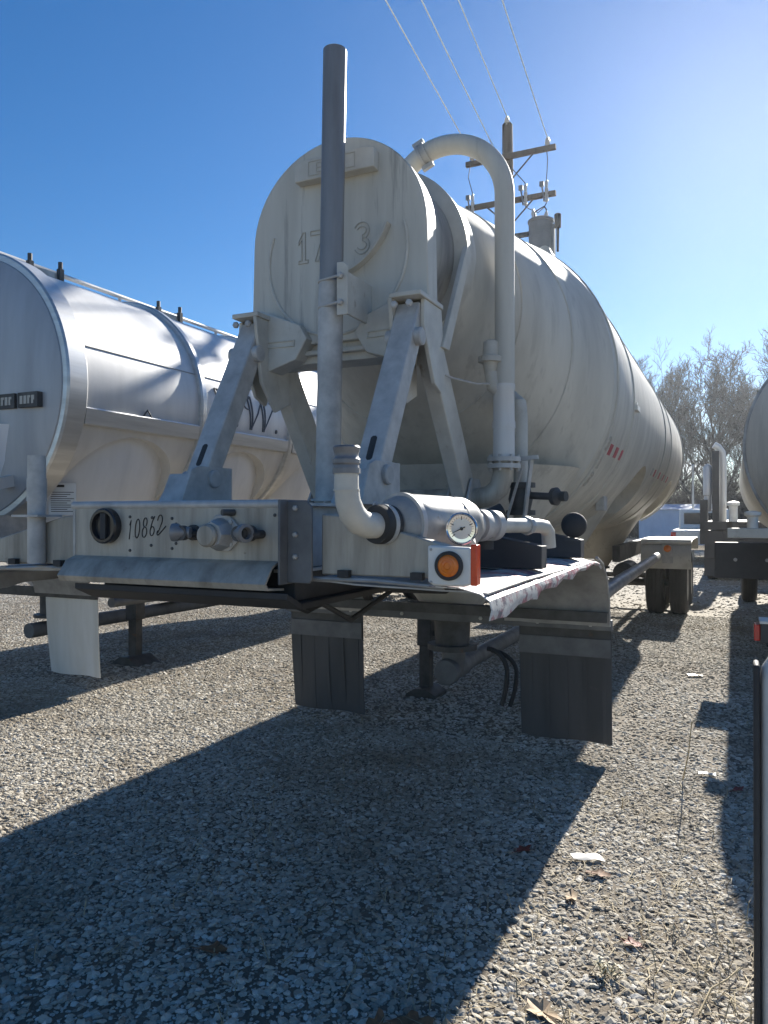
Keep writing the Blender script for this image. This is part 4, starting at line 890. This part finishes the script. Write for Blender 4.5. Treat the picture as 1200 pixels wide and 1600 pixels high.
# ------------------------------------------------------------------ THE TRAILER ON THE RIGHT
QX, QY, QZ = 1.32, 9.0, 2.36
Tr = thing('tank_trailer', 'beige tank trailer cut off by the right side of the picture, behind a black deck', 'trailer', (QX, 7.6, 0))
part('tank_shell', MB().lathe((QX, QY, QZ), (0, 1, 0), [(-.20, .02), (-.19, .4), (-.14, .8), (-.06, 1.1), (0, 1.19), (.05, 1.2), (9.0, 1.2), (9.2, 1.1), (9.4, .4)], 80), M['tank'], Tr, ang=40)
part('band_ring', MB().lathe((QX, QY + .02, QZ), (0, 1, 0), [(0, 1.18), (0, 1.225), (.09, 1.225), (.09, 1.18)], 80, False), M['dullalu'], Tr)
dk = part('deck_beam', MB().box(QX - 1.37, QX + 1.24, 7.62, 7.74, 1.41, 1.50), M['cream'], Tr, .006)
part('deck_face', MB().box(QX - 1.50, QX + 1.22, 8.74, 8.92, .95, 1.33), M['darkpaint'], Tr, .006)
for x in (QX - 1.3, QX - 1.0, QX - .7):
    part('bolt', MB().lathe((x, 8.74, 1.15), (0, -1, 0), [(0, .02), (.015, .02), (.02, .012)], 8), M['galv'], Tr)
part('gooseneck', MB().prism([(QX - .9, 7.95, 1.42), (QX - .9, 8.9, 1.95), (QX - .9, 9.6, 1.95), (QX - .9, 9.6, 1.42)], (1.8, 0, 0)), M['darkpaint'], Tr, .01)
part('gooseneck_rail', MB().tube([(QX - .92, 7.9, 1.52), (QX - .92, 8.05, 1.56), (QX - .92, 8.85, 2.0)], .04, 10), M['white'], Tr)
part('deck_post', MB().box(QX - 1.37, QX - 1.33, 7.745, 7.80, 1.41, 1.56), M['wood'], Tr)
part('filter_pot', MB().lathe((QX - 1.15, 8.05, 1.42), (0, 0, 1), [(0, .05), (.18, .05), (.20, .075), (.23, .075), (.24, .03)], 20), M['white'], Tr)
gb = part('glad_hand_rack', MB().box(QX - .95, QX - .70, 8.3, 8.4, 1.80, 2.0).lathe((QX - .82, 8.3, 1.90), (0, -1, 0), [(0, .07), (.05, .06), (.06, .02)], 16), M['white'], Tr)
part('hose_coil', MB().tube([(QX - .75 + .05 * math.cos(i * .9), 8.35 + .05 * math.sin(i * .9), 1.98 + i * .012) for i in range(30)], .012, 6), M['redtape'], Tr)
for s in (-1, 1):
    x = QX + s * .8
    lgq = part('landing_leg', MB().box(x - .07, x + .07, 10.4, 10.54, .06, 1.4), M['steel'], Tr)
    part('foot', MB().box(x - .15, x + .15, 10.32, 10.62, .004, .06), M['steel'], lgq)
part('frame', MB().box(QX - .6, QX + .6, 7.9, 17.5, .95, 1.40), M['steel'], Tr)
for y in (15.7, 16.9):
    for s in (-1, 1): wheel(QX + s * 1.05, y, s, Tr)

# black flatbed trailer further back, with tall posts at its corner
Fx, Fy = .55, 20.0
Tf = thing('flatbed_trailer', 'black flatbed trailer behind the beige tank with tall posts on its corner', 'trailer', (Fx, Fy, 0))
part('deck', MB().box(Fx - 1.2, Fx + 1.2, Fy, Fy + 9, 1.25, 1.46), M['darkpaint'], Tf, .01)
part('end_panel', MB().box(Fx - 1.19, Fx + 1.19, Fy + .05, Fy + .12, .55, 1.245), M['darkpaint'], Tf, .01)
part('black_post', MB().box(Fx - 1.02, Fx - .86, Fy + .1, Fy + .26, 1.46, 3.2), M['darkpaint'], Tf, .01)
part('bright_pipe', MB().tube([(Fx - .78, Fy + .35, 1.46), (Fx - .78, Fy + .35, 3.0), (Fx - .80, Fy + .34, 3.18), (Fx - .88, Fy + .30, 3.3), (Fx - .98, Fy + .28, 3.36)], .085, 18), M['alu'], Tf)
part('chrome_canister', MB().lathe((Fx - 1.12, Fy + .3, 1.7), (0, 0, 1), [(0, .03), (.02, .09), (.4, .09), (.42, .11), (1.1, .11), (1.15, .08), (1.2, .02)], 20), M['alu'], Tf)
part('side_cabinet', MB().box(Fx - 1.3, Fx - 1.12, Fy + .1, Fy + .6, .9, 2.0), M['darkpaint'], Tf, .01)
part('filter_pot', MB().lathe((Fx - .55, Fy + .2, 1.46), (0, 0, 1), [(0, .10), (.38, .10), (.40, .15), (.47, .15), (.50, .05)], 20), M['white'], Tf)
for s in (-1, 1):
    for y in (Fy + .75, Fy + 2.0): wheel(Fx + s * 1.02, y, s, Tf)
    part('mud_flap', MB().box(Fx + s * .9 - .3, Fx + s * .9 + .3, Fy + .13, Fy + .145, .12, .75), M['flap'], Tf)
# white pickup beyond the rear of the main trailer
Px, Py = -.95, 27.0
Tp = thing('pickup_truck', 'white pickup truck seen past the rear wheels of the cream trailer', 'pickup', (Px, Py, 0))
part('body', MB().prism([(Px - .95, Py, .5), (Px - .95, Py + 5.4, .5), (Px - .95, Py + 5.4, 1.05), (Px - .95, Py + 4.2, 1.15), (Px - .95, Py, 1.12)], (1.9, 0, 0)), M['white'], Tp, .06)
cb = part('cab', MB().prism([(Px - .82, Py + 1.9, 1.12), (Px - .82, Py + 4.3, 1.12), (Px - .82, Py + 3.6, 1.82), (Px - .82, Py + 2.1, 1.84)], (1.64, 0, 0)), M['white'], Tp, .06)
part('rear_window', MB().box(Px - .65, Px + .65, Py + 1.93, Py + 2.0, 1.3, 1.7), M['glass'], cb)
for s in (-1, 1):
    part('tail_lamp', MB().box(Px + s * .88 - .08, Px + s * .88 + .08, Py - .02, Py + .1, .75, 1.05), M['red'], Tp, .01)
    for y in (Py + 1.1, Py + 4.5):
        w = part('tyre', MB().lathe((Px + s * .82, y, .38), (s, 0, 0), [(-.12, .22), (-.12, .34), (-.09, .38), (.09, .38), (.12, .34), (.12, .22)], 28), M['tyre'], Tp)
        part('rim', MB().lathe((Px + s * .82, y, .38), (s, 0, 0), [(.1, .22), (.08, .15), (.1, .05), (.1, .01)], 20), M['rim'], w)
part('bumper', MB().box(Px - .93, Px + .93, Py - .15, Py - .02, .45, .65), M['chrome'], Tp, .02)
# low pale metal building far behind
Bl = thing('metal_building', 'low pale blue metal building under the bare trees', 'building', (-1.5, 46, 0))
part('wall', MB().box(-5.0, -1.2, 46, 54, 0, 1.95), M['bluewall'], Bl)
part('roof', MB().prism([(-5.2, 45.8, 1.95), (-5.2, 50, 2.3), (-5.2, 54.2, 1.95)], (4.2, 0, 0)), M['bluewall'], Bl)
for i in range(7):
    x = -4.8 + i * .5
    part('wall_rib', MB().box(x, x + .04, 45.97, 46, .05, 1.94), M['bluewall'], Bl)
solo('flag_pole', MB().tube([(-1.35, 30, 0), (-1.35, 30, 3.4)], [.05, .035], 10).lathe((-1.35, 30, 3.4), (0, 0, 1), [(0, .05), (.05, .06), (.10, .02)], 10), M['galv'], 'slim grey metal pole standing just past the rear of the cream trailer', 'pole', (-1.35, 30, 0))

# ------------------------------------------------------------------ things cut by the right edge, near the camera
Bp = thing('bumper_post', 'white rounded post with black rubber strip at the right edge of the picture', 'post', (.14, 2.5, 0))
part('post', MB().lathe((.142, 2.5, 0), (0, 0, 1), [(0, .072), (1.13, .072), (1.17, .066), (1.20, .048), (1.21, .02), (1.21, .001)], 28), M['white'], Bp)
part('rubber_strip', MB().box(.054, .070, 2.45, 2.55, .0, 1.18), M['black'], Bp, .006)
part('base_plate', MB().box(.05, .28, 2.38, 2.62, .0, .02), M['steel'], Bp)
Bt = thing('tail_lamp_box', 'small dark box with a red side lamp at the right edge above the white post', 'lamp', (.25, 5.2, 0))
part('housing', MB().box(.150, .52, 5.1, 5.3, .84, .96), M['darkpaint'], Bt, .006)
part('lid', MB().box(.145, .53, 5.09, 5.31, .96, .975), M['white'], Bt)
part('red_lens', MB().box(.115, .150, 5.12, 5.25, .85, .95), M['red'], Bt, .006)
part('stand', MB().box(.34, .40, 5.16, 5.24, 0, .84), M['steel'], Bt)

# ------------------------------------------------------------------ utility pole, wires, transformer
UX, UY = -5.36, 19.6
Up = thing('utility_pole', 'wooden utility pole with two crossarms and a grey transformer behind the trailer', 'utility pole', (UX, UY, 0))
part('pole', MB().lathe((UX, UY, 0), (-.01, 0, 1), [(0, .20), (6, .17), (12.1, .14), (12.15, .10)], 20), M['wood'], Up)
arms = []
for z in (11.15, 9.95):
    am = part('crossarm', MB().box(UX - 1.22, UX + 1.22, UY - .26, UY - .15, z - .065, z + .065), M['wood'], Up, .008)
    part('arm_brace', MB().beam((UX + .62, UY - .2, z - .06), (UX + .02, UY - .2, z - .65), .04, .012, (0, 1, 0)).beam((UX - .62, UY - .2, z - .06), (UX - .02, UY - .2, z - .65), .04, .012, (0, 1, 0)), M['steel'], am)
    arms.append(am)
def insulator(x, y, z, parent):
    return part('insulator', MB().lathe((x, y, z), (0, 0, 1), [(0, .02), (.05, .02), (.05, .06), (.09, .07), (.10, .045), (.13, .06), (.17, .055), (.18, .035), (.22, .035), (.23, .02)], 14), M['porc'], parent)
ins = [(-1.05, 11.215), (-.42, 11.215), (1.0, 11.215)]
for x, z in ins: insulator(UX + x, UY - .2, z, arms[0])
insulator(UX - .1, UY - .12, 12.05, Up)
for x in (-1.0, .45, 1.0):
    f = part('fuse_cutout', MB().lathe((UX + x, UY - .30, 9.72), (0, 0, 1), [(0, .03), (.04, .05), (.10, .035), (.16, .05), (.22, .035), (.28, .05), (.34, .05), (.36, .03), (.50, .045), (.56, .03)], 12), M['porc'], arms[1])
    part('fuse_tube', MB().tube([(UX + x - .12, UY - .36, 10.2), (UX + x - .05, UY - .36, 9.72)], .022, 8).box(UX + x - .17, UX + x - .06, UY - .38, UY - .30, 10.13, 10.25), M['grey'], f)
part('drop_wire', MB().tube([(UX + 1.0, UY - .3, 11.1), (UX + 1.03, UY - .3, 10.8), (UX + 1.0, UY - .3, 10.3)], .012, 5), M['cable'], Up)
part('drop_wire', MB().tube([(UX - .42, UY - .3, 11.1), (UX + .1, UY - .3, 10.75), (UX + .45, UY - .3, 10.3)], .012, 5), M['cable'], Up)
part('drop_wire', MB().tube([(UX - 1.05, UY - .3, 11.15), (UX - 1.12, UY - .3, 10.75), (UX - 1.0, UY - .3, 10.3)], .012, 5), M['cable'], Up)
part('drop_wire', MB().tube([(UX + 1.0, UY - .3, 9.7), (UX + .95, UY - .34, 9.58), (UX + .8, UY - .38, 9.45), (UX + .70, UY - .4, 9.5)], .012, 5), M['cable'], Up)
part('drop_wire', MB().tube([(UX + .45, UY - .3, 9.7), (UX + .55, UY - .36, 9.6), (UX + .70, UY - .4, 9.5)], .012, 5), M['cable'], Up)
TX, TY, TZ = UX + .86, UY - .34, 8.12
tf = part('transformer', MB().lathe((TX, TY, TZ), (0, 0, 1), [(0, .29), (.02, .31), (1.05, .31), (1.06, .335), (1.12, .335), (1.18, .22), (1.20, .02)], 28), M['grey'], Up)
part('bushing', MB().lathe((TX - .16, TY - .05, TZ + 1.14), (-.1, 0, 1), [(0, .05), (.06, .07), (.12, .05), (.18, .065), (.24, .045), (.32, .02)], 14), M['porc'], tf)
part('bushing', MB().lathe((TX + .14, TY - .05, TZ + 1.14), (.1, 0, 1), [(0, .04), (.10, .055), (.20, .02)], 14), M['porc'], tf)
part('arrester', MB().lathe((TX + .44, TY - .02, TZ + .25), (0, 0, 1), [(0, .03), (.60, .04), (.62, .085), (.95, .09), (.97, .07), (1.0, .01)], 14), M['cable'], tf)
part('cooling_rib', MB().box(TX + .30, TX + .36, TY - .1, TY + .1, TZ + .1, TZ + .95), M['grey'], tf)
part('tank_bracket', MB().box(UX + .14, TX - .25, UY - .34, UY - .22, TZ + .2, TZ + .3), M['steel'], tf)
part('tank_bracket', MB().box(UX + .14, TX - .25, UY - .34, UY - .22, TZ + .8, TZ + .9), M['steel'], tf)
part('jumper', MB().tube([(TX - .16, TY - .1, TZ + .85), (TX - .1, TY - .2, TZ + 1.3), (TX + .12, TY - .15, TZ + 1.42), (TX + .17, TY - .08, TZ + 1.34)], .02, 6), M['cable'], tf)
wires = [((UX - 1.05, UY - .2, 11.43), 'leftmost'), ((UX - .42, UY - .2, 11.43), 'second from the left'), ((UX - .1, UY - .12, 12.27), 'third from the left'), ((UX + 1.0, UY - .2, 11.43), 'rightmost')]
for p, wd in wires:
    p = Vector(p); e = p + V(6.5 * .62, -52, .4); pts = []
    for i in range(31):
        t = i / 30; q = p.lerp(e, t); q.z -= .9 * 4 * t * (1 - t) * .5; pts.append(q)
    solo('power_line', MB().tube(pts, .014, 6), M['wire'], wd + ' of the four bare power lines running up from the utility pole', 'wire', p, 'power lines on the utility pole')

# ------------------------------------------------------------------ bare winter trees
def tree_mesh(seed, h):
    rnd = random.Random(seed); tr, crn = MB(), MB()
    def seg(p, d, L_, r, k, lift, mb, n):
        pts, rs = [p], [r]; q = p.copy(); d = d.copy()
        for i in range(k):
            d = (d + V(rnd.uniform(-.22, .22), rnd.uniform(-.22, .22), rnd.uniform(-.08, .12) + lift)).normalized()
            q = q + d * (L_ / k); pts.append(q.copy()); rs.append(r * (1 - .72 * (i + 1) / k))
        mb.tube(pts, rs, n, False); return pts, rs, d
    def branch(p, d, L_, r, lvl):
        pts, rs, dd = seg(p, d, L_, r, (5, 4, 3, 2)[min(lvl, 3)], .05, crn, (6, 5, 3, 3)[min(lvl, 3)])
        if lvl >= 4: return
        cnt = (8, 7, 6, 5)[lvl]
        for i in range(cnt):
            t = .22 + .78 * (i + rnd.random()) / cnt; j = min(len(pts) - 2, int(t * (len(pts) - 1))); f = t * (len(pts) - 1) - j
            q = pts[j].lerp(pts[j+1], min(1, f)); ax = (pts[j+1] - pts[j]).normalized()
            o_ = ax.cross(V(rnd.uniform(-1, 1), rnd.uniform(-1, 1), rnd.uniform(-1, 1))).normalized()
            nd = (ax * rnd.uniform(.6, 1) + o_ * rnd.uniform(.55, 1.0) + V(0, 0, .25)).normalized()
            branch(q, nd, L_ * rnd.uniform(.34, .55), max(.014, rs[j] * .5), lvl + 1)
    pts, rs, dd = seg(V(0, 0, -.1), V(rnd.uniform(-.1, .1), rnd.uniform(-.1, .1), 1), h * .62, h * .020, 8, .1, tr, 9)
    for i in range(14):
        t = .18 + .82 * i / 13; j = min(7, int(t * 8)); q = pts[j].lerp(pts[j+1], min(1, t * 8 - j)); a = i * 2.4 + rnd.uniform(-.4, .4)
        up = lerp(.75, 1.8, t)
        branch(q, V(math.cos(a), math.sin(a), up).normalized(), h * lerp(.46, .34, t), rs[j] * .6, 0 if i % 3 else 1)
    return tr.mesh('trunk', ang=80), crn.mesh('crown', ang=80)
kinds = [tree_mesh(s, 13.0) for s in (3, 8, 21)]
for me in kinds:
    for m_ in me: m_.materials.append(M['bark'])
trees = [(-8.2, 62, 0, 1.0, 20, 'bare tree partly hidden behind the flank of the cream tank'), (-4.6, 60, 1, 1.02, 100, 'bare forked tree just right of the cream tank'),
         (-1.7, 57, 2, .98, 10, 'widest bare tree with a rounded crown, behind the tractor exhaust stacks'), (.9, 64, 0, .92, 200, 'lower bare tree between the exhaust stacks and the beige tank'),
         (4.6, 52, 1, 1.08, 300, 'tallest bare tree reaching in from the right edge'), (-12.0, 66, 2, 1.0, 60, 'bare tree hidden low behind the middle of the cream tank')]
for x, y, k, s, a, lab in trees:
    r = thing('bare_tree', lab, 'tree', (x, y, 0), 'bare winter trees behind the yard'); r.scale = (s, s, s); r.rotation_euler.z = R(a)
    for nm, me in zip(('trunk', 'crown'), kinds[k]):
        o = bpy.data.objects.new(nm, me); COL.objects.link(o); o.parent = r
def thicket():
    mb = MB(); rnd = random.Random(5)
    for i in range(4400):
        x, y = rnd.uniform(-16, 12), rnd.uniform(56, 70); h = rnd.uniform(1.8, 6.2); p = V(x, y, 0); pts = [p]; d = V(rnd.uniform(-.5, .5), rnd.uniform(-.5, .5), 1)
        for k in range(3):
            d = d + V(rnd.uniform(-.4, .4), rnd.uniform(-.4, .4), 0); p = p + d.normalized() * h / 3; pts.append(p)
        mb.tube(pts, [.03, .022, .015, .008], 3, False)
        for k in range(5):
            q = pts[rnd.choice((1, 2, 2, 3))]; e = q + V(rnd.uniform(-.9, .9), rnd.uniform(-.9, .9), rnd.uniform(.2, 1.1)); mb.tube([q, q.lerp(e, .5) + V(0, 0, .1), e], [.014, .011, .006], 3, False)
    structure('thicket', mb, M['bark'], 'stuff')
thicket()

# ------------------------------------------------------------------ thin scattering air, added to imitate a veil of lens glare
hz_m = bpy.data.materials.new('added_glare_haze'); hz_m.use_nodes = True
hn = hz_m.node_tree.nodes; hn.clear(); ho = hn.new('ShaderNodeOutputMaterial'); hv = hn.new('ShaderNodeVolumePrincipled')
hv.inputs['Color'].default_value = (.86, .92, 1.0, 1); hv.inputs['Density'].default_value = GLARE_VEIL; hv.inputs['Anisotropy'].default_value = .70
hz_m.node_tree.links.new(hv.outputs[0], ho.inputs['Volume'])
structure('glare_veil', MB().box(-425, 425, -165, 765, -1, 19), hz_m, 'stuff')

# ------------------------------------------------------------------ litter on the gravel
def leaf_mb(c, s, a, seed, tilt=.4):
    rnd = random.Random(seed); c = Vector(c); out = []
    for i in range(18):
        t = 2 * math.pi * i / 18; r = s * (.55 + .45 * abs(math.cos(t * 2.5))) * (1 if abs(math.sin(t / 2)) < .95 else 1.2) * rnd.uniform(.85, 1.15)
        u, w = r * math.cos(t), r * .62 * math.sin(t); out.append((u * math.cos(a) - w * math.sin(a), u * math.sin(a) + w * math.cos(a)))
    top = [c + V(x, y, .012 + s * tilt * (abs(y) / s) * rnd.uniform(.3, 1.1)) for x, y in out]
    mb = MB().add([c + V(0, 0, .010)] + top, [(0, i + 1, (i + 1) % 18 + 1) for i in range(18)])
    mb.tube([c + V(0, 0, .012), c + V(math.cos(a + 3.1), math.sin(a + 3.1), .2) * s * 1.3], .0018, 4)
    return mb
leaves = [((-.93, 2.18, 0), .075, .5, 'leaf', 'largest curled brown leaf at the bottom edge of the picture'), ((-.80, 2.20, 0), .055, 2.2, 'paleleaf', 'pale brown curled leaf just right of the largest leaf at the bottom edge'),
          ((-.92, 3.55, 0), .05, 1.0, 'redleaf', 'red leaf on the edge of the big trailer shadow'), ((-.55, 3.45, 0), .06, .2, 'leaf', 'brown leaf beside the flat white scrap'),
          ((-.62, 3.20, 0), .05, 1.8, 'paleleaf', 'tan leaf on sunlit gravel below the flat white scrap'), ((-.56, 2.42, 0), .07, 2.6, 'paleleaf', 'tan upright leaf below the pale fluffy tuft'),
          ((.02, 4.85, 0), .05, .9, 'redleaf', 'dark red leaf beside the round shadow on the right'), ((-1.75, 2.25, 0), .06, .4, 'leaf', 'brown leaf lying in the dark shadow at the bottom'),
          ((-1.02, 2.12, 0), .07, 1.6, 'leaf', 'brown leaf left of the largest leaf, half in the shadow at the bottom edge'), ((-.35, 2.95, 0), .045, 2.9, 'redleaf', 'small dark red leaf among dry stalks above the cream tuft')]
for i, (c, s, a, m_, lab) in enumerate(leaves):
    solo('dead_leaf', leaf_mb(c, s, a, i), M[m_], lab, 'leaf', c, 'dead leaves on the gravel')
def scrap_mb(c, s, a, seed):
    rnd = random.Random(seed); mb = MB(); c = Vector(c)
    rows = []
    for i in range(5):
        rows.append([c + Matrix.Rotation(a, 3, 'Z') @ V((i - 2) * s * .5 + rnd.uniform(-.1, .1) * s, (j - 1.5) * s * .2 * (1 + .6 * rnd.random()), .014 + rnd.uniform(0, .22) * s) for j in range(4)])
    return mb.sheet(rows, .002)
for i, (c, s, a, lab) in enumerate([((-.62, 3.58, 0), .07, .4, 'flat white torn scrap lying right of the big shadow'), ((-.15, 5.05, 0), .05, .1, 'small white scrap on gravel left of the round shadow'),
                                    ((-.02, 2.38, 0), .05, .9, 'white scrap near the bottom right corner'), ((-.35, 8.1, 0), .07, .3, 'white scrap on the far gravel lane between trailers')]):
    solo('plastic_scrap', scrap_mb(c, s, a, i + 50), M['scrap'], lab, 'litter', c, 'white scraps on the gravel')
mb = MB(); rnd = random.Random(9)
for i in range(26):
    a = rnd.uniform(-.7, .7) + rnd.choice((0, 3.14)); p = V(-.42 + rnd.gauss(0, .028), 2.72 + rnd.gauss(0, .014), .014); d = V(math.cos(a), .6 * math.sin(a), rnd.uniform(.2, 1.3)).normalized() * rnd.uniform(.03, .06)
    k_ = V(-math.sin(a), math.cos(a), 0) * .007; q = p + d * .6 + V(0, 0, .012)
    mb.add([p - k_, p + k_, q + k_ * .8, q - k_ * .8, p + d - V(0, 0, .004)], [(0, 1, 2, 3), (3, 2, 4)])
solo('fluffy_tuft', mb, M['tuft'], 'pale fluffy tuft of fibres lying on sunlit gravel near the bottom', 'litter', (-.42, 2.72, 0))
for i, (pts, lab) in enumerate([([(-.10, 2.62, .02), (-.07, 2.74, .035), (-.02, 2.83, .03), (.02, 2.95, .015)], 'forked dry twig on gravel beside the round shadow'), ([(-.28, 4.9, .01), (-.24, 4.75, .22), (-.22, 4.7, .42)], 'thin dry weed stalk standing on the gravel lane')]):
    pts = [Vector(p) for p in pts]; mb = MB().tube(pts, [.004, .0035, .003, .002][:len(pts)], 5)
    mb.tube([pts[1], pts[1] + V(-.06, .05, .03)], .0022, 4); mb.tube([pts[2], pts[2] + V(.05, .06, .02)], .002, 4)
    solo('twig', mb, M['straw'], lab, 'twig', pts[0] * V(1, 1, 0).x if False else (pts[0].x, pts[0].y, 0))
